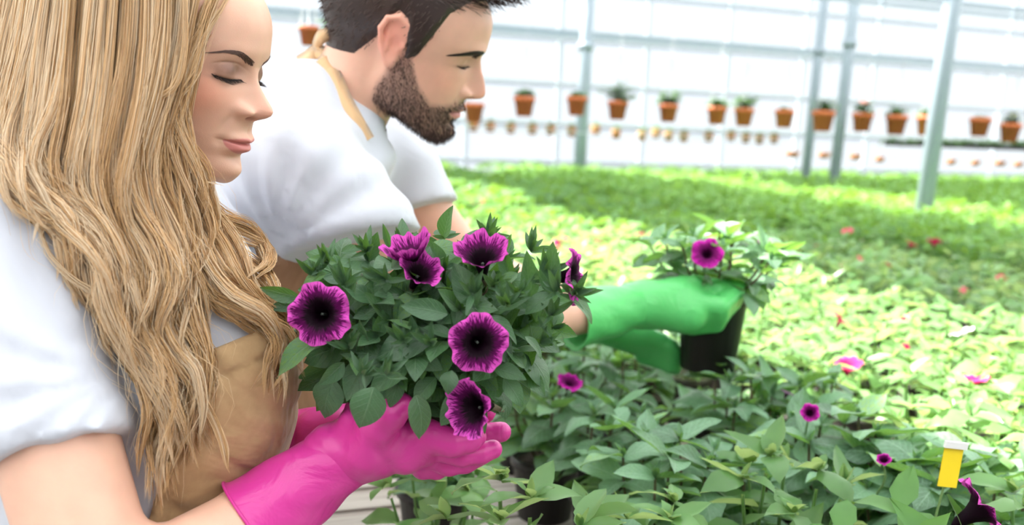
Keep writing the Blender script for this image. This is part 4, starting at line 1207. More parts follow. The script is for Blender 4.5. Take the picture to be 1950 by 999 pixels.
lo, hi = bounds([P(600, 740, 1.02), P(975, 880, .90), P(600, 880, 1.02)], .03)
V, F = sdf_mesh(f_glove_f, lo, hi, .004)
g2 = empty('rubber_glove', P(650, 822, .985)); g2.parent = woman; g2['label'] = 'pink rubber glove on the far hand, mostly hidden'
rebase(mesh_obj('glove_hand', V, F, m_pink), g2)
glove_cuff('glove_cuff', P(500, 850, 1.04), P(650, 822, .985), .043, .029, m_pink, g2, seed=2)
for ch in g2.children:
    if ch.name.startswith(('glove_cuff', 'cuff')): ch.location = -g2.location
# ------------------------------------------------------------------ the woman's hair
m_hair = vertex_colour(principled('blonde hair', (.7, .5, .3), .38, Specular_IOR_Level=.55, Anisotropic=.5))
tr = N(m_hair, 'ShaderNodeBsdfTranslucent'); at = N(m_hair, 'ShaderNodeAttribute', attribute_name='Col'); L(m_hair, at.outputs['Color'], tr.inputs[0])
mxh = N(m_hair, 'ShaderNodeMixShader'); mxh.inputs[0].default_value = .32
L(m_hair, bsdf(m_hair).outputs[0], mxh.inputs[1]); L(m_hair, tr.outputs[0], mxh.inputs[2]); L(m_hair, mxh.outputs[0], m_hair.node_tree.nodes['Material Output'].inputs[0])
G = [  # guides over the near side, from the back of the head to the face: (px, py, depth)
    [(30, -90, .86), (8, 40, .86), (-6, 160, .86), (-12, 260, .85), (12, 340, .83), (60, 410, .80), (92, 450, .79), (100, 500, .78)],
    [(70, -90, .84), (48, 60, .83), (30, 160, .83), (14, 260, .82), (30, 340, .80), (80, 400, .77), (120, 440, .76), (150, 520, .76), (175, 580, .76)],
    [(110, -90, .82), (88, 60, .81), (72, 180, .80), (50, 280, .79), (70, 350, .78), (125, 400, .76), (180, 470, .75), (205, 550, .75), (215, 630, .76), (222, 700, .77)],
    [(150, -90, .81), (135, 80, .80), (122, 200, .785), (100, 300, .78), (118, 370, .77), (175, 435, .76), (220, 520, .755), (225, 610, .76), (262, 690, .77), (290, 760, .775)],
    [(190, -90, .80), (176, 80, .79), (165, 200, .78), (140, 320, .775), (150, 390, .77), (215, 470, .765), (250, 550, .765), (240, 640, .77), (290, 710, .775), (325, 790, .78), (345, 850, .785)],
    [(230, -90, .80), (222, 60, .785), (210, 180, .775), (185, 300, .77), (195, 390, .77), (250, 480, .77), (262, 560, .77), (250, 640, .775), (300, 700, .78), (300, 780, .78), (275, 860, .785), (278, 925, .79)],
    [(270, -90, .80), (265, 80, .785), (250, 200, .775), (228, 320, .77), (232, 410, .77), (285, 500, .775), (285, 580, .775), (268, 650, .78), (325, 720, .785), (335, 800, .785), (312, 880, .79), (313, 968, .79)],
    [(310, -90, .805), (305, 60, .79), (288, 180, .78), (262, 290, .775), (258, 380, .775), (300, 460, .78), (322, 540, .78), (295, 610, .785), (320, 680, .79), (368, 740, .79), (362, 810, .79), (378, 880, .79)],
    [(350, -90, .81), (340, 60, .80), (318, 150, .79), (285, 260, .785), (280, 360, .785), (325, 450, .79), (355, 520, .79), (335, 590, .79), (350, 650, .795), (385, 700, .795), (382, 770, .795), (405, 850, .795)],
    [(390, -90, .82), (368, 40, .81), (345, 120, .80), (320, 210, .795), (300, 300, .795), (318, 390, .80), (352, 460, .80), (372, 530, .80), (362, 600, .80), (385, 660, .80), (400, 720, .80)],
    [(430, -80, .83), (400, 20, .82), (368, 90, .81), (342, 160, .805), (325, 240, .805), (340, 320, .81), (368, 400, .81), (385, 470, .81), (378, 540, .81), (366, 600, .81)],
    [(455, -70, .845), (420, 5, .83), (380, 70, .82), (352, 140, .815), (340, 210, .815), (352, 280, .82), (378, 345, .825), (400, 410, .83), (412, 470, .83), (405, 540, .83)],
]
GF = [  # the far side, falling under the chin
    [(330, 300, .90), (370, 370, .91), (395, 430, .92), (430, 470, .92), (475, 500, .92), (500, 540, .93), (490, 590, .93)],
    [(345, 320, .92), (395, 365, .93), (425, 410, .94), (480, 450, .94), (505, 500, .94), (495, 545, .94)],
    [(320, 340, .89), (350, 420, .89), (375, 490, .88), (400, 560, .87), (455, 600, .87), (510, 640, .88), (535, 690, .88), (545, 750, .89)],
    [(330, 340, .90), (375, 430, .90), (400, 500, .89), (440, 560, .88), (500, 590, .88), (545, 630, .89), (535, 690, .89), (510, 760, .89)],
    [(310, 360, .87), (335, 450, .86), (370, 520, .85), (415, 580, .85), (470, 610, .86), (505, 650, .87), (520, 700, .87), (505, 745, .88)],
    [(340, 330, .93), (400, 400, .93), (450, 470, .92), (480, 530, .91), (520, 570, .91), (552, 610, .91), (548, 680, .91)],
    [(330, 330, .91), (365, 400, .91), (395, 470, .90), (425, 540, .89), (470, 575, .89), (530, 615, .89), (548, 670, .89), (552, 740, .90)],
]
NH = 40
def resamp(g): return crom(g, NH)
def ray_D(f, path, lo=.62, hi=1.2, n=117):
    """depth at which the sight line of each path point meets the body"""
    Ds = np.linspace(lo, hi, n); best = np.full(len(path), 9.0)
    r = FW + RT * (path[:, 0:1] - CX) / FPX + UP * (CY - path[:, 1:2]) / FPX
    for D in Ds[::-1]:
        q = CAM + r * D; best = np.where(f(*q.T) < 0, D, best)
    return best
MWi = np.linalg.inv(np.array(MW))
def f_body(X, Y, Z):
    return np.minimum(f_torso(X, Y, Z) - .016, cap(X, Y, Z, SH_N, EL_N, .068, .068))
def drape(p, gap=.006):
    p = p.copy(); b = ray_D(f_body, p) - gap
    t = np.minimum(p[:, 2], b)
    k = np.ones(5) / 5; t = np.minimum(t, np.convolve(np.pad(t, 2, mode='edge'), k, 'valid') + .003)
    p[:, 2] = t; return p
GR = [drape(resamp(g)) for g in G]; GFR = [drape(resamp(g)) for g in GF]
hr = np.random.default_rng(21)
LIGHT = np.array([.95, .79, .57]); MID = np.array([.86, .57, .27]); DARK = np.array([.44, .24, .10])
def to_world(path):
    return CAM + path[:, 2:3] * (FW + RT * (path[:, 0:1] - CX) / FPX + UP * (CY - path[:, 1:2]) / FPX)
SS = []; RR = []; CC = []
def add_lock(path, wid, n, tone, curl=1.0, dz=0.0, thick=1.0, rr=.00022, flat=.75):
    path = path.copy(); path[:, 2] += dz
    W = to_world(path); m = len(W)
    t = np.gradient(W, axis=0); t /= np.linalg.norm(t, axis=1)[:, None]
    a = np.cross(t, FW); a /= np.linalg.norm(a, axis=1)[:, None]; b = np.cross(t, a)
    u = np.linspace(0, 1, m)
    env = wid * (.55 + .45 * np.sin(PI * np.clip(u * 1.05, 0, 1))) * (1 - .80 * np.clip((u - .72) / .28, 0, 1)**1.5)
    ph = hr.uniform(0, 6.28, 3); f = hr.uniform(1.0, 2.1)
    wav = curl * (wid * .6 + .0045) * u * np.sin(f * 2 * PI * u + ph[0]); wav2 = curl * (wid * .5 + .004) * u * np.cos(f * 2 * PI * u + ph[1])
    W = W + a * wav[:, None] + b * wav2[:, None]
    th = hr.uniform(0, 2 * PI, n); rd = np.sqrt(hr.uniform(0, 1, n))
    tw = hr.uniform(-1, 1) * 2.0
    A = rd[:, None] * np.cos(th[:, None] + tw * u[None]); B = rd[:, None] * np.sin(th[:, None] + tw * u[None])
    jit = hr.normal(0, 1, (n, 1)) * .07 * np.sin(2 * PI * (u[None] * hr.uniform(1, 3, (n, 1)) + hr.uniform(0, 1, (n, 1))))
    S = W[None] + a[None] * ((A + jit) * env)[:, :, None] + b[None] * (B * env * flat)[:, :, None]
    # strands end at different lengths
    cut = hr.uniform(.86, 1.0, n); us = cut[:, None] * u[None]
    idx = us * (m - 1); i0 = np.minimum(idx.astype(int), m - 2); fr = (idx - i0)[:, :, None]
    k = np.arange(n)[:, None]; S = S[k, i0] * (1 - fr) + S[k, i0 + 1] * fr
    R = rr * thick * hr.uniform(.7, 1.5, (n, 1)) * np.clip((1 - u[None]) * 9, .12, 1) * np.ones((n, m))
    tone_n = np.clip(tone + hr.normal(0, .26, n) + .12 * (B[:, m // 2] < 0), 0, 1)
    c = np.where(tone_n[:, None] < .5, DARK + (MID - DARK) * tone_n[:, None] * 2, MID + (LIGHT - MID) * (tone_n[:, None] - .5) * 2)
    SS.append(S[:, ::1]); RR.append(R); CC.append(c)
def ilerp(GRs, v):
    i = min(int(v), len(GRs) - 2); f = v - i; return GRs[i] * (1 - f) + GRs[i + 1] * f
# under layer, darker; then two layers of locks
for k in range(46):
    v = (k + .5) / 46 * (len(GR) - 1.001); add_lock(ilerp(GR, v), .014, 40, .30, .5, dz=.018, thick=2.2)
for k in range(64):
    v = hr.uniform(0, len(GR) - 1.001); p = ilerp(GR, v); tone = .82 - .045 * v + hr.normal(0, .13)  # tone rises towards the left: the lit side is painted into the strands
    add_lock(p, hr.uniform(.006, .013), 72, tone, 1.0, dz=hr.uniform(-.004, .010), thick=1.25)
for k in range(52):
    v = hr.uniform(0, len(GR) - 1.001); p = ilerp(GR, v); s = hr.uniform(.70, 1.0)
    p = p[: int(NH * s)]; p = crom(p[::3] if len(p) > 12 else p, NH)
    add_lock(p, hr.uniform(.0035, .0075), 36, .9 - .04 * v + hr.normal(0, .15), 1.6, dz=hr.uniform(-.012, -.002), thick=1.0)  # same painted highlight, lighter on the left
for k in range(34):
    v = hr.uniform(0, len(GFR) - 1.001); p = ilerp(GFR, v) + np.array([hr.normal(0, 5), hr.normal(0, 5), hr.normal(0, .006)])
    add_lock(p, hr.uniform(.004, .008), 40, .42 + hr.normal(0, .16), 1.3, thick=1.2)
# loose locks read off the photograph
LO = [([(350, -70, .80), (352, 30, .79), (350, 105, .785), (335, 165, .78), (298, 190, .775), (250, 203, .77), (205, 212, .77)], .003, 34, .6),
      ([(455, -60, .83), (425, 10, .82), (392, 60, .81), (365, 120, .80), (350, 170, .80), (318, 190, .79), (280, 195, .785)], .005, 46, .7),
      ([(350, 230, .82), (375, 300, .825), (400, 350, .83), (415, 420, .83), (412, 500, .83)], .003, 16, .8),
      ([(345, 250, .815), (352, 320, .82), (380, 345, .82), (430, 352, .825)], .0012, 5, .7),
      ([(85, 410, .765), (78, 440, .755), (95, 490, .75), (140, 535, .75), (190, 560, .755), (235, 600, .76), (245, 640, .76)], .0035, 22, .85),
      ([(60, 350, .80), (120, 400, .765), (150, 430, .76), (90, 400, .78), (110, 380, .78)], .003, 18, .7),
      ([(330, 560, .79), (345, 600, .79), (385, 660, .79), (400, 690, .79), (385, 620, .80), (372, 560, .80)], .004, 26, .55),
      ([(300, 600, .775), (330, 660, .775), (375, 700, .775), (382, 760, .775), (378, 840, .78)], .006, 44, .95),
      ([(255, 640, .765), (300, 720, .77), (318, 800, .775), (308, 880, .78), (312, 968, .785)], .006, 44, .92),
      ([(345, 640, .78), (370, 720, .78), (400, 790, .785), (430, 860, .79), (440, 900, .795)], .004, 24, .6),
      ([(270, 600, .77), (262, 700, .77), (280, 780, .77), (262, 850, .775), (268, 910, .78)], .005, 34, .55)]
for pts, w, n, tone in LO: add_lock(crom(pts, NH), w, n, tone, .3, thick=1.1)
# flyaway hairs
for k in range(90):
    v = hr.uniform(0, len(GR) - 1.001); p = ilerp(GR, v) + np.array([hr.normal(0, 14), hr.normal(0, 10), 0]); p = p[int(hr.uniform(4, 16)):]
    add_lock(crom(p[::3], NH), .010, 2, .75, 2.0, dz=-.008, thick=.55)
for k in range(30):
    p = resamp([(30 + hr.normal(0, 14), -60, .86), (6 + hr.normal(0, 10), 60 + hr.normal(0, 20), .87), (-10 + hr.normal(0, 12), 220, .87), (15 + hr.normal(0, 14), 350, .85), (50 + hr.normal(0, 20), 420, .83)])
    add_lock(p, .006, 4, .85, 2.5, thick=.6)
Sx = np.concatenate(SS); Rx = np.concatenate(RR); Cx = np.concatenate(CC)
print('hair strands', len(Sx))
sel = np.arange(0, NH, 1) if False else np.unique(np.round(np.linspace(0, NH - 1, 16)).astype(int))
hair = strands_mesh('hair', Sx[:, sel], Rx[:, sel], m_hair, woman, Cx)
# scalp mass beneath the strands
def f_cap(X, Y, Z):
    d = ell(X, Y, Z, (0, -1.8, 3.4), (8.1, 10.0, 8.6))
    d = smin(d, cap(X, Y, Z, (0, -5.5, 0), (0, -8, -12), 6.8, 5.0), 2.0)
    cut = (Y - (7.2 - .0 * Z)) * .8 + (np.abs(X) - 4) * .25
    cut = np.minimum(cut, (Y - 1.5 + .35 * (Z - 0)))  if False else cut
    side = (Y - .6 - .75 * (Z + 1.0))
    return smax(smax(d, cut, .5), np.where(Z < 7, side, side - 3 * (Z - 7)), .6)
V, F = sdf_mesh(f_cap, (-9, -14, -18), (9, 9.5, 12.5), .4)
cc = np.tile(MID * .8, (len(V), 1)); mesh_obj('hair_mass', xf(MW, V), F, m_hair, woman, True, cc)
# ------------------------------------------------------------------ the man
MS = .0112
MM = head_matrix(P(773.7, 55.6, 1.275), 0, math.radians(84.5), math.radians(19.96), math.radians(15.35), MS)
MMi = np.linalg.inv(np.array(MM))
def tol(p): return tuple((MMi @ np.append(np.asarray(p, float), 1))[:3])
NB = P(630, 262, 1.31)
MAN = dict(
    F=[(9, 7.6), (6.5, 9.0), (4, 9.7), (2.2, 9.95), (1.2, 9.9), (.3, 9.45), (-1, 9.1), (-3, 9.2), (-5, 9.5), (-6.5, 9.5), (-8, 9.2), (-9.5, 9.3), (-11, 8.9), (-13, 7.8)],
    W=[(6.5, 6.8), (3, 7.3), (0, 7.3), (-2, 7.2), (-4, 7.0), (-6, 6.7), (-8, 6.2), (-10, 5.4), (-11.5, 4.7), (-13, 4.2)],
    nose=[(1.6, 0), (.6, .15), (-.5, .9), (-1.5, 1.45), (-2.6, 1.9), (-3.4, 2.2), (-3.9, 2.25), (-4.3, 2.0), (-4.7, 1.2), (-4.95, .4), (-5.2, .1), (-5.8, 0)],
    nose_w=[(1, .75), (-1, .72), (-2.5, .8), (-3.8, 1.05), (-5, 1.05)], nose_base=.5, ala=.9, nw=1.15, az=-4.15,
    socket=.95, socket_in=.6, brow=.5, cheek=.25, hollow=.2, mz=-6.9, lip_up=.5, lip_lo=.55, mental=.35, chin=.75, muzzle=.3,
    jaw_z=-8.4, jaw_s=.42, cran=(7.8, 10.0, 8.3), neck=((0, -3.0, -4.5), tol(NB), 5.6, 5.4), neck_k=1.5, ex=2.8, eye_y=6.9, lid_z=-1.0, nost_y=10.4,
    ear=dict(x=7.35, helix=[(7.3, .75, -.2), (7.6, 1.0, 1.2), (7.9, .5, 2.0), (8.1, -.7, 2.45), (8.35, -1.9, 1.9), (8.35, -2.3, .6), (8.0, -1.9, -.8), (7.7, -1.1, -2.2), (7.5, -.5, -2.9)], hr=[.26, .28, .3, .32, .34, .34, .3, .3, .3]))
fm = make_head_sdf(MAN)
nbl = np.array(tol(NB))
V, F = sdf_mesh(fm, (-9.4, min(-11.8, nbl[1] - 5), min(-14, nbl[2] - 4)), (9.4, 12.8, 12.2), .15)
x, y, z = V.T; ax = np.abs(x)
C = np.tile(np.array([.72, .42, .31]), (len(V), 1))
C = blend(C, gs(ax, 4.8, 1.8) * gs(z, -2.8, 2) * (y > 0), (.78, .36, .26), .5)
C = blend(C, gs(ax, 0, 1.3) * gs(z, -3.6, .9) * (y > 8), (.80, .38, .28), .5)
C = blend(C, (ax > 7.0) * gs(y, -.8, 2.6) * gs(z, 0, 3.2), (.85, .30, .23), .65)
C = blend(C, gs(ax, 3.1, 1.4) * gs(z, -.9, .18) * (y > 5), (.12, .06, .05), .8)
C = blend(C, gs(ax, 3.1, 1.5) * gs(z, -.4, .9) * (y > 5), (.45, .24, .18), .4)
def beard_mask(x, y, z):
    ax = np.abs(x); mz = MAN['mz']
    top = np.interp(y, [-1.5, .2, 2, 4, 6, 7.5, 9], [3.0, 1.4, -1.2, -4.4, -6.1, -5.9, -5.3])       # cheek line
    low = np.interp(y, [-1.5, 0, 2, 5, 8, 10], [-7.5, -8.8, -10.0, -11.6, -13.2, -14])
    m = np.clip((top - z) / .9 + .3, 0, 1) * np.clip((z - low) / .8 + .5, 0, 1) * np.clip((y - np.interp(z, [-6, -2, 0, 3], [-1.2, .2, 1.0, 1.1])) / .8, 0, 1)
    mu = np.clip(1 - (ax / 3.2)**4, 0, 1) * gs(z, mz + 1.25, .62) * (y > 7)
    m = np.maximum(m, mu * .95)
    m = m * (1 - np.clip(lip_mask(MAN, x, z, 2.5, .62, .9) * 1.2, 0, 1) * (y > 6))
    m = m * (1 - .6 * gs(ax, 1.6, .6) * gs(z, mz - 1.5, .4) * (y > 7))
    return np.clip(m, 0, 1)
bm = beard_mask(x, y, z)
C = blend(C, bm, (.20, .12, .095), .66)
C = blend(C, lip_mask(MAN, x, z, 2.4, .5, .8) * (y > 6), (.62, .24, .24), .9)
pV = [xf(MM, V)]; pF = [F]; pC = [C]; off = len(V)
SN = P(590, 320, 1.17); EN = P(835, 625, 1.40); WN = P(1232, 583, 1.62)
SF = P(720, 300, 1.50); EF = P(885, 505, 1.62); WF = P(1180, 628, 1.74)
for pts, rr, hh in (([SN, EN, WN], [.060, .046, .028], .007), ([SF, EF, WF], [.056, .046, .032], .008)):
    f = lambda X, Y, Z: chain(X, Y, Z, [pts[0], pts[1], (pts[1] * .55 + pts[2] * .45), pts[2]], [rr[0], rr[1], rr[1] * .84, rr[2]], .02)
    lo, hi = bounds(pts, .075); V2, F2 = sdf_mesh(f, lo, hi, hh)
    pV.append(V2); pF.append(F2 + off); pC.append(np.tile(np.array([.72, .42, .31]), (len(V2), 1))); off += len(V2)
man = mesh_obj('person', np.concatenate(pV), np.concatenate(pF), m_skin, None, True, np.concatenate(pC))
tag(man, 'dark-haired bearded man in white tee and green gloves leaning over the bed', 'person')
MBR = [(1.0, .65, .5), (2.0, .95, .55), (3.2, 1.25, .48), (4.3, 1.1, .38), (5.5, .5, .16)]
m_mhair = principled('dark brown hair', (.030, .016, .014), .42)
m_beard = principled('dark beard hair', (.055, .028, .022), .55)
for s in (-1, 1):
    brow_mesh(fm, MM, 'eyebrow', man, MBR, 1300, .7, .00032, m_mhair, s, 30 + s)
    lash_mesh(fm, MM, 'eyelashes', man, s, MAN['lid_z'] - .03, 50, .7, .00028, m_hairdark, 40, ex=2.8)

def outward(f, P3, e=.05):
    x, y, z = P3.T
    g = np.stack([f(x + e, y, z) - f(x - e, y, z), f(x, y + e, z) - f(x, y - e, z), f(x, y, z + e) - f(x, y, z - e)], 1)
    return g / (np.linalg.norm(g, axis=1)[:, None] + 1e-9)
# beard: short strands rooted on the jaw
rg = np.random.default_rng(50)
Vh, Fh = V, F
w = beard_mask(x, y, z)
pick = rg.choice(len(V), 8000, p=w**2.5 / (w**2.5).sum())
root = V[pick] + rg.normal(0, .06, (len(pick), 3)); nrm = outward(fm, root)
down = np.array([0, .35, -1.0]); d0 = nrm * .55 + down * .75 + rg.normal(0, .25, root.shape); d0 /= np.linalg.norm(d0, axis=1)[:, None]
ln = .55 * (.6 + .6 * np.clip((-root[:, 2] - 6) / 5, 0, 1)) * rg.uniform(.6, 1.2, len(root))
S = np.stack([root - nrm * .05 + d0 * ln[:, None] * t + down * (ln * .25 * t * t)[:, None] for t in (0, .5, 1)], 1)
strands_mesh('beard', xf(MM, S), np.tile([.00032, .00026, .00006], (len(S), 1)), m_beard, man)
# hair: a shaped mass with strands swept over it; short at the sides, a quiff in front
fm0 = make_head_sdf({k: v for k, v in MAN.items() if k != 'ear'})
def f_mh(X, Y, Z):
    ax = np.abs(X)
    d = fm0(X, Y, Z) - .35
    d = smin(d, ellR(X, Y, Z, (0, 6.8, 9.9), (5.8, 5.2, 3.0), [[1, 0, 0], [0, .93, .37], [0, -.37, .93]]), 1.5)
    hl = np.interp(Y, [-11, -8, -4.5, -2.4, -1.0, .3, 1.4, 2.6, 4.5, 6.5, 8.5, 12], [-6.0, -5.6, -4.6, -1.2, 2.6, 2.0, -2.6, -1.6, 4.2, 6.4, 7.0, 7.2]).astype(np.float32)
    sidefade = np.clip((hl + 2.5 - Z) / 2.5, 0, 1) * .45
    return smax(d + sidefade, (hl - Z) * .6, .5)
Vm, Fm = sdf_mesh(f_mh, (-9, -12.5, -6), (9, 13.5, 14.5), .28)
mesh_obj('hair', xf(MM, Vm), Fm, m_mhair, man)
nrm = outward(f_mh, Vm)
ok = np.nonzero((Vm[:, 0] < 6) & (f_mh(*Vm.T) < .2) & (Vm[:, 2] > -4.0))[0]
pick = rg.choice(ok, 5200); root = Vm[pick] + rg.normal(0, .12, (len(pick), 3)); nrm = nrm[pick]
sweep = np.stack([np.zeros(len(root)), np.where(root[:, 2] > 5, 1.0, -.45), np.where(root[:, 2] > 5, .15, -.75)], 1)
d0 = sweep + nrm * (.35 + .4 * np.clip((root[:, 1] - 4) / 4, 0, 1) * (root[:, 2] > 6))[:, None] + rg.normal(0, .22, root.shape)
d0 -= nrm * np.minimum((d0 * nrm).sum(1) - .12, 0)[:, None]
d0 /= np.linalg.norm(d0, axis=1)[:, None]
ln = np.where(root[:, 2] > 6, rg.uniform(1.6, 3.2, len(root)), rg.uniform(.4, 1.1, len(root)))
S = np.stack([root - nrm * .1 + d0 * ln[:, None] * t - nrm * (ln * .22 * t * t)[:, None] for t in (0, .33, .66, 1)], 1)
strands_mesh('hair_strands', xf(MM, S), np.tile([.0006, .0005, .0004, .0001], (len(S), 1)), principled('brown hair strands', (.060, .034, .027), .38), man)

# shirt, leaning torso
HIP = P(330, 800, 1.42)
UPB = P(565, 262, 1.31)
def hem(px_a, px_b, D, depth_dir):
    A = P(*px_a, D); B = P(*px_b, D); n = np.cross(B - A, depth_dir); n /= np.linalg.norm(n)
    if n[2] > 0: n = -n
    return n, float(n @ A)
hN, cN = hem((585, 484), (772, 436), 1.2, FW); hF, cF = hem((745, 410), (828, 383), 1.5, FW)
def f_mtorso(X, Y, Z):
    d = cap(X, Y, Z, UPB, HIP, .105, .15)
    d = smin(d, cap(X, Y, Z, P(560, 335, 1.18), P(668, 315, 1.46), .075, .07), .07)
    d = smin(d, cap(X, Y, Z, P(600, 235, 1.31), P(650, 270, 1.31), .070, .060), .04)
    return d
def f_mshirt(X, Y, Z):
    d = f_mtorso(X, Y, Z) - .004
    s = chain(X, Y, Z, [SN + np.array([-.02, 0, 0]), P(655, 430, 1.20), P(720, 530, 1.24)], [.082, .083, .088], .02)
    s = smax(s, X * hN[0] + Y * hN[1] + Z * hN[2] - cN, .004)
    tN = X * hN[0] + Y * hN[1] + Z * hN[2] - cN
    tF = X * hF[0] + Y * hF[1] + Z * hF[2] - cF
    s2 = smax(chain(X, Y, Z, [SF, P(765, 350, 1.52), P(800, 420, 1.54)], [.075, .070, .072], .02), tF, .004)
    d = smin(smin(d, s, .03), s2, .03)
    # neck hole
    nk = cap(X, Y, Z, P(655, 205, 1.31), P(712, 268, 1.33), .060, .035)
    d = smax(d, -nk, .006)
    # folds fanning from the armpit
    q = P(560, 470, 1.2); ang = np.arctan2(Z - q[2], X - q[0]); rr_ = np.sqrt((X - q[0])**2 + (Z - q[2])**2)
    g = .0032 * np.sin(ang * 17 + 25 * rr_) * np.clip(rr_ / .05, 0, 1) * gs(rr_, .10, .10) * (Y < 1.40)
    g = g + .0018 * np.sin(80 * (X * .4 + Z * .9) + 3 * np.sin(20 * X)) + .0010 * np.exp(-((tN + .018) / .003)**2)
    return d + g
lo, hi = bounds([P(380, 140, 1.2), P(330, 650, 1.2), P(330, 650, 1.6), P(840, 400, 1.62), P(800, 520, 1.15)], .05)
V, F = sdf_mesh(f_mshirt, lo, hi, .0085)
mesh_obj('tee_shirt', V, F, m_tee, man)
# apron body below the sleeve
nA = np.cross(P(620, 470, 1.3) - P(490, 530, 1.3), FW); nA /= np.linalg.norm(nA)
if nA[2] < 0: nA = -nA
cA = float(nA @ P(520, 512, 1.3))
f = lambda X, Y, Z: smax(smin(f_mtorso(X, Y, Z) - .014, cap(X, Y, Z, P(640, 480, 1.36), P(500, 760, 1.40), .12, .13), .03), X * nA[0] + Y * nA[1] + Z * nA[2] - cA, .004)
lo, hi = bounds([P(330, 440, 1.2), P(330, 860, 1.6), P(720, 480, 1.5), P(700, 860, 1.2)], .05)
V, F = sdf_mesh(f, lo, hi, .012)
m_apr2 = cloth('brown canvas', (.30, .155, .075), 1800, 14, .45)
mesh_obj('apron', V, F, m_apr2, man)
def ribbon(path, w, th, face):
    """flat strip along a path; face = outward normal guide"""
    p = crom(path, 30); t = np.gradient(p, axis=0); t /= np.linalg.norm(t, axis=1)[:, None]
    n = np.asarray(face, float) - (t @ np.asarray(face, float))[:, None] * t; n /= np.linalg.norm(n, axis=1)[:, None]
    s = np.cross(t, n); w = np.interp(np.linspace(0, 1, 30), np.linspace(0, 1, len(np.atleast_1d(w))), np.atleast_1d(w))[:, None] if np.ndim(w) else w
    V = np.stack([p + s * w / 2, p + n * th, p - s * w / 2, p - n * th * .3], 1).reshape(-1, 3)
    return V, grid_faces(30, 4, False, True)
mb = MB()
mb.add(*ribbon([P(612, 112, 1.25), P(632, 150, 1.235), P(652, 195, 1.225), P(672, 232, 1.225), P(694, 270, 1.24)], .030, .0012, -FW))
mb.build('neck_strap', m_strap, man); mb = MB()
mb.add(*ribbon([P(714, 262, 1.36), P(718, 290, 1.36), P(722, 318, 1.36)], .014, .003, -FW))
mb.build('neck_strap', m_strap, man)
mb = MB()
K = (622, 108)
for pts, w in (([K, (606, 90), (612, 70), (640, 66), (652, 88), (640, 106), K], [.008, .018, .020, .020, .018, .014, .008]), ([K, (590, 112), (560, 132), (545, 152), (560, 150)], [.014, .026, .030, .030, .012]), ([K, (640, 100), (655, 84), (662, 78)], .016), ([K, (600, 104), (580, 118), (572, 140), (600, 138), (622, 116)], .026)):
    mb.add(*ribbon([P(a, b, 1.26 + .008 * math.sin(i * 2.1)) for i, (a, b) in enumerate(pts)], w, .0016, (-.2, -1, .2)))
mb.build('strap_knot', m_strap, man)

# green gloves
def f_gn(X, Y, Z):
    W_ = P(1228, 580, 1.62)
    d = cap(X, Y, Z, P(1200, 582, 1.605), W_, .040, .038)
    d = smin(d, cap(X, Y, Z, W_, P(1305, 592, 1.585), .038, .040), .02)
    d = smin(d, cap(X, Y, Z, W_, P(1300, 560, 1.585), .032, .030), .02)
    for i, (oy, od, l) in enumerate(((-10, .0, 1.0), (6, .012, .98), (20, .026, .93), (34, .040, .84))):
        k = P(1318, 585 + oy * .9, 1.575 + od); 
        d = smin(d, finger(X, Y, Z, [k, P(1318 + 52 * l, 590 + oy * .7, 1.575 + od), P(1318 + 82 * l, 565 + oy * .6, 1.60 + od), P(1318 + 93 * l, 545 + oy * .7, 1.635 + od)], [.021, .0175, .0145, .0115]), .007)
    d = smin(d, finger(X, Y, Z, [P(1285, 556, 1.60), P(1325, 545, 1.59), P(1360, 547, 1.60), P(1388, 546, 1.615)], [.024, .019, .0155, .013]), .012)
    return d
lo, hi = bounds([P(1190, 520, 1.56), P(1425, 660, 1.70), P(1190, 660, 1.60)], .04)
V, F = sdf_mesh(f_gn, lo, hi, .0042)
g3 = empty('rubber_glove', P(1228, 580, 1.62)); g3.parent = man; g3['label'] = 'green rubber glove holding the pot rim'
rebase(mesh_obj('glove_hand', V, F, m_green), g3)
glove_cuff('glove_cuff', P(1088, 606, 1.545), P(1232, 580, 1.62), .052, .037, m_green, g3, lining=False)
def f_gf(X, Y, Z):
    W_ = P(1185, 630, 1.74)
    d = cap(X, Y, Z, P(1150, 622, 1.735), P(1225, 645, 1.74), .034, .034)
    for i in range(4):
        k = P(1228, 642 + 11 * i, 1.72 + .012 * i)
        d = smin(d, finger(X, Y, Z, [k, P(1258, 650 + 12 * i, 1.715 + .01 * i), P(1276, 660 + 12 * i, 1.71 + .01 * i), P(1286, 668 + 11 * i, 1.715 + .01 * i)], [.019, .016, .0145, .012]), .006)
    return d
lo, hi = bounds([P(1130, 590, 1.68), P(1300, 710, 1.80), P(1130, 700, 1.7)], .04)
V, F = sdf_mesh(f_gf, lo, hi, .006)
g4 = empty('rubber_glove', P(1185, 630, 1.74)); g4.parent = man; g4['label'] = 'green rubber glove under the pot'
rebase(mesh_obj('glove_hand', V, F, m_green), g4)
glove_cuff('glove_cuff', P(1060, 600, 1.69), P(1180, 628, 1.74), .046, .034, m_green, g4, lining=False, seed=1)
for g in (g3, g4):
    for ch in g.children:
        if ch.name.startswith(('glove_cuff', 'cuff')): ch.location = -g.location
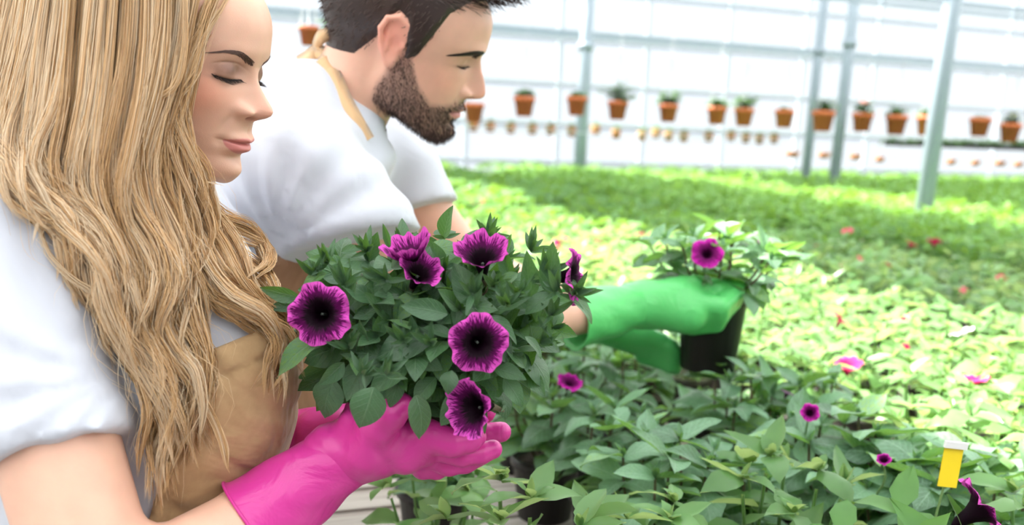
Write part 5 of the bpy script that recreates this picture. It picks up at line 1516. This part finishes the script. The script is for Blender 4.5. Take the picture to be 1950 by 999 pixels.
# ------------------------------------------------------------------ the pot in the man's hands
hp = P(1347, 700, 1.71)
e = near_plant(hp, .4, 400, 'petunia in a black pot held up by the green gloves, one dark-eyed pink bloom', .19, .11, 17)
e.location = Vector(hp)
for ch in list(e.children):
    if ch.name.startswith('leaf') or ch.name.startswith('stem') or ch.name.startswith('new_leaves'): ch.location = ch.location + Vector((0, 0, .028))
    if ch.name.startswith(('pot', 'soil')): ch.scale = (1.02, 1.02, 1.28)
put_flower(e, 1347, 480, 1.535, .029, (-.12, -.85, .5), m_flm, 8, flare=.95, depth=.8)
def bud(e, px, py, D, l=.03):
    p = P(px, py, D) - np.array(e.location); a = e.rotation_euler.z; c, s = math.cos(-a), math.sin(-a); p = np.array([c * p[0] - s * p[1], s * p[0] + c * p[1], p[2]])
    mb = MB(); mb.tube([p, p + np.array([.3, 0, .5]) * l, p + np.array([.6, 0, .9]) * l], [.002, .006, .002], 6); mb.build('bud', m_bud, e)
bud(e, 1440, 475, 1.62)
under = P(1372, 735, 1.86)
u_ = near_plant((under[0], under[1]), .2, 401, 'low shaded petunia in a black pot directly below the held pot', .10, .06, 5)

# ------------------------------------------------------------------ the petunia in the pink gloves
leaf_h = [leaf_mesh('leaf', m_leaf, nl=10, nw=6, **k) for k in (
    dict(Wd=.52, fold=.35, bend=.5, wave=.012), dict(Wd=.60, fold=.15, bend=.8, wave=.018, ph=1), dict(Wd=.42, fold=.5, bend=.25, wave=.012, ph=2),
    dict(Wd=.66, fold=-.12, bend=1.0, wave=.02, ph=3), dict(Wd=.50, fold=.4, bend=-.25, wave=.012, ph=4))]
hold = P(800, 772, .895)
pet = empty('petunia_plant', hold, 'large petunia with veined purple blooms cradled in the pink gloves', 'plant')
rg = np.random.default_rng(8)
def hleaf(b, t, kind=None, roll=None, up=None, wide=1.0):
    b = np.asarray(b); t = np.asarray(t); d = t - b; l = np.linalg.norm(d)
    if up is None: up = -FW * .75 + np.array([0, 0, .65]) + rg.normal(0, .25, 3)
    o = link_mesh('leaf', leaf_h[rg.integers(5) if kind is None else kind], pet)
    R = basis(d, up, rg.uniform(-.35, .35) if roll is None else roll); M = mat4(R, b - hold, l * 1.06)
    if wide != 1: M = M @ Matrix.Diagonal((wide, 1, 1, 1))
    o.matrix_local = M; return o
EX = [  # base, tip, depth, width factor, mesh kind, roll: the large leaves one can pick out
    (572, 566, 494, 553, .83, .75, 0, .5), (572, 586, 512, 580, .835, .9, 0, -.2), (618, 640, 503, 690, .80, .85, 1, .1), (712, 737, 687, 822, .775, 1.15, 3, .0), (792, 752, 826, 829, .785, 1.05, 3, .2),
    (828, 640, 703, 664, .79, .85, 1, .3), (760, 662, 842, 694, .79, .9, 1, -.2), (905, 585, 868, 502, .79, 1.1, 0, .1), (852, 598, 768, 578, .775, .95, 0, .35), (795, 560, 745, 605, .80, 1.0, 1, .2), (745, 510, 782, 481, .80, 1.2, 0, .3),
    (740, 520, 710, 560, .80, 1.0, 3, 0), (655, 690, 612, 735, .80, 1.0, 0, .2), (700, 660, 690, 608, .80, .9, 4, .1), (635, 720, 600, 795, .83, 1.2, 3, .1), (690, 700, 655, 668, .81, .9, 0, 0), (860, 705, 842, 745, .775, 1.3, 3, -.2),
    (960, 720, 1000, 768, .82, .9, 1, .2), (950, 740, 985, 790, .84, 1.3, 3, .3), (880, 740, 850, 815, .80, 1.0, 1, 0), (1045, 560, 1056, 462, .80, .85, 4, .2), (1010, 570, 1000, 480, .81, .8, 4, -.2), (1050, 560, 998, 588, .79, .9, 1, .2),
    (1060, 560, 1112, 575, .79, .8, 0, .4), (1085, 560, 1140, 598, .80, .8, 1, 0), (1060, 545, 1128, 540, .79, .5, 0, .3), (960, 590, 1004, 560, .80, .9, 0, 0), (930, 600, 990, 640, .80, .9, 0, .3), (1000, 640, 1040, 668, .81, .8, 1, .2),
    (1025, 600, 1052, 640, .80, .6, 0, .1), (1045, 640, 1062, 662, .80, .5, 0, .3), (1020, 560, 1022, 608, .81, .9, 0, 0), (640, 500, 590, 488, .82, .8, 0, .2), (650, 480, 690, 468, .83, .8, 0, 0), (620, 520, 575, 532, .82, .8, 1, .2),
    (740, 470, 728, 426, .83, .6, 4, 0), (960, 480, 975, 445, .83, .6, 4, 0), (1040, 480, 1062, 520, .82, .7, 0, .3), (900, 480, 862, 476, .84, .6, 0, 0), (780, 690, 700, 740, .80, 1.0, 0, .3), (830, 720, 780, 760, .80, 1.1, 1, 0),
    (720, 600, 672, 592, .81, 1.0, 1, 0), (860, 640, 812, 618, .79, .9, 0, .1), (830, 560, 800, 520, .81, 1.0, 1, 0), (985, 520, 945, 545, .80, 1.0, 0, 0), (1000, 700, 968, 655, .82, 1.0, 0, 0), (940, 700, 1000, 715, .81, 1.0, 0, 0), (760, 720, 745, 775, .80, .9, 1, 0)]
for bx, by, tx, ty, D, wd, k, r in EX: hleaf(P(bx, by, D), P(tx, ty, D - .008), k, r, wide=wd)
# fill: leaves in opposite pairs on stems that radiate from the hands
sm = MB()
tips = []
cen = (812, 628)
for k in range(58):
    a = k * 2.39996; rho = math.sqrt((k + .5) / 58)
    px = cen[0] + 245 * rho * math.cos(a); py = cen[1] + 165 * rho * math.sin(a) - 12
    if (px > 990 and py < 470) or (px < 590 and py > 700): continue
    D = .905 - .105 * math.sqrt(max(0, 1 - rho**2)) + rg.uniform(-.012, .02)
    tip = P(px, py, D); q = P(815 + (px - 815) * .35, 730 + (py - 730) * .3, .90)
    ax = crom([hold, q, tip], 12); sm.tube(ax - hold, np.linspace(.0026, .0016, 12), 6); tips.append((tip, ax[-1] - ax[-3], rho))
    td = ax[-1] - ax[-2]; td /= np.linalg.norm(td)
    for j, fr in enumerate((6, 8, 10, 11)):
        b = ax[fr]; a0 = rg.uniform(0, 6.28)
        s1 = np.cross(td, FW); s1 /= np.linalg.norm(s1); s2 = np.cross(td, s1)
        for h in (0, PI):
            d = s1 * math.cos(a0 + h) + s2 * math.sin(a0 + h) * .7 + td * (.25 + .12 * j) + np.array([0, 0, -.10 + .12 * j])
            d /= np.linalg.norm(d); hleaf(b, b + d * rg.uniform(.034, .050) * (1.0 if j < 3 else .75))
sm.build('stem', m_stem, pet)
# new leaves and calyx tufts at the shoot tips
tf = MB()
def tuft_at(p, d, n=9, l=.018):
    d = np.asarray(d) / np.linalg.norm(d)
    for i in range(n):
        v = d + .6 * rg.normal(0, 1, 3); v /= np.linalg.norm(v); ll = l * rg.uniform(.6, 1.3)
        V, F, C = leaf_arrays(Lg=ll, Wd=ll * .26, fold=.6, bend=rg.uniform(-.3, .6), nl=5, nw=2); tf.add(V @ basis(v, -FW).T + p - hold, F, C)
for t, d, rho in tips: tuft_at(t, d, 6, .015)
for px, py, D in ((625, 500, .82), (600, 525, .82), (700, 478, .83), (655, 545, .81), (940, 545, .79), (965, 580, .785), (1010, 478, .83), (665, 662, .80), (735, 713, .775), (690, 712, .78), (1060, 555, .785), (770, 648, .785), (820, 655, .78), (930, 452, .84), (735, 535, .80), (900, 560, .79), (1040, 520, .80), (1095, 560, .79), (1050, 600, .80), (1030, 655, .81), (985, 560, .79)):
    tuft_at(P(px, py, D), (rg.uniform(-.3, .3), -.4, .9), 11, .021)
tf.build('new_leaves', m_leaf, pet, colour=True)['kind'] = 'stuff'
# blooms
FLW = [(607, 597, .785, .0282, (-.05, -.98, .22), 1, dict(flare=1.0, depth=.9)), (912, 654, .765, .0262, (.16, -.95, .12), 2, dict(depth=.9)),
       (778, 480, .795, .0235, (-.30, -.22, .95), 3, dict(depth=1.3, cup=.45)), (800, 515, .785, .0200, (.35, -.55, .72), 5, dict(depth=1.3, cup=.3)), (918, 484, .79, .0245, (-.05, -.50, .85), 4, dict(depth=1.2, cup=.35)),
       (1101, 526, .795, .0250, (.97, -.30, .12), 6, dict(depth=1.1)), (896, 778, .775, .0262, (-.66, -.72, .10), 7, dict(depth=1.1, cup=.25, ruffle=.11))]
m_pist = principled('grey green pistil', (.05, .06, .05), .6)
for px, py, D, r, axs, sd_, kw in FLW:
    p = P(px, py, D); f = flower_obj('flower', m_fl, pet, r, p - hold, axs, sd_, nu=90, nv=22, **kw)
    axn = np.asarray(axs) / np.linalg.norm(axs); mb = MB(); b = np.array([0, 0, -r * .95])
    mb.tube([b, b * .5], [.0012, .0014], 6); mb.lathe([(0, 0), (.0014, .001), (.0013, .002), (0, .0026)], b * .5, 8); mb.build('pistil', m_pist, f)
    mb = MB(); q = p - axn * r * 1.45 + np.array([0, 0, -.006]) + FW * .010 - hold; t2 = np.array([0, 0, .25]) * (p - hold)[2] + .45 * q
    mb.tube(crom([p - axn * r * 1.0 - hold, q, t2], 8), [.0030, .0026, .0018, .0016, .0015, .0015, .0015, .0015], 6); mb.build('flower_stalk', m_stemd, pet)
    mb = MB()
    for i in range(5):
        a = i * 1.2566; s1 = np.cross(axn, (0.1, .2, 1)); s1 /= np.linalg.norm(s1); s2 = np.cross(axn, s1)
        v = axn * .9 + .45 * (s1 * math.cos(a) + s2 * math.sin(a)); V, F, C = leaf_arrays(Lg=.017, Wd=.0042, fold=.4, bend=.1, nl=4, nw=2); mb.add(V @ basis(v, s1).T + (p - axn * r * 1.75 - hold), F, C)
    mb.build('calyx', m_leaf, pet, colour=True)
# root ball in the palms
f = lambda X, Y, Z: ell(X, Y, Z, P(790, 790, .905), (.058, .045, .038)) + .003 * np.sin(90 * X + 3 * np.sin(70 * Z)) * np.sin(80 * Y) 
c = P(790, 790, .905); V, F = sdf_mesh(f, c - .08, c + .08, .006); rb = mesh_obj('root_ball', V - hold, F, m_soil, pet)
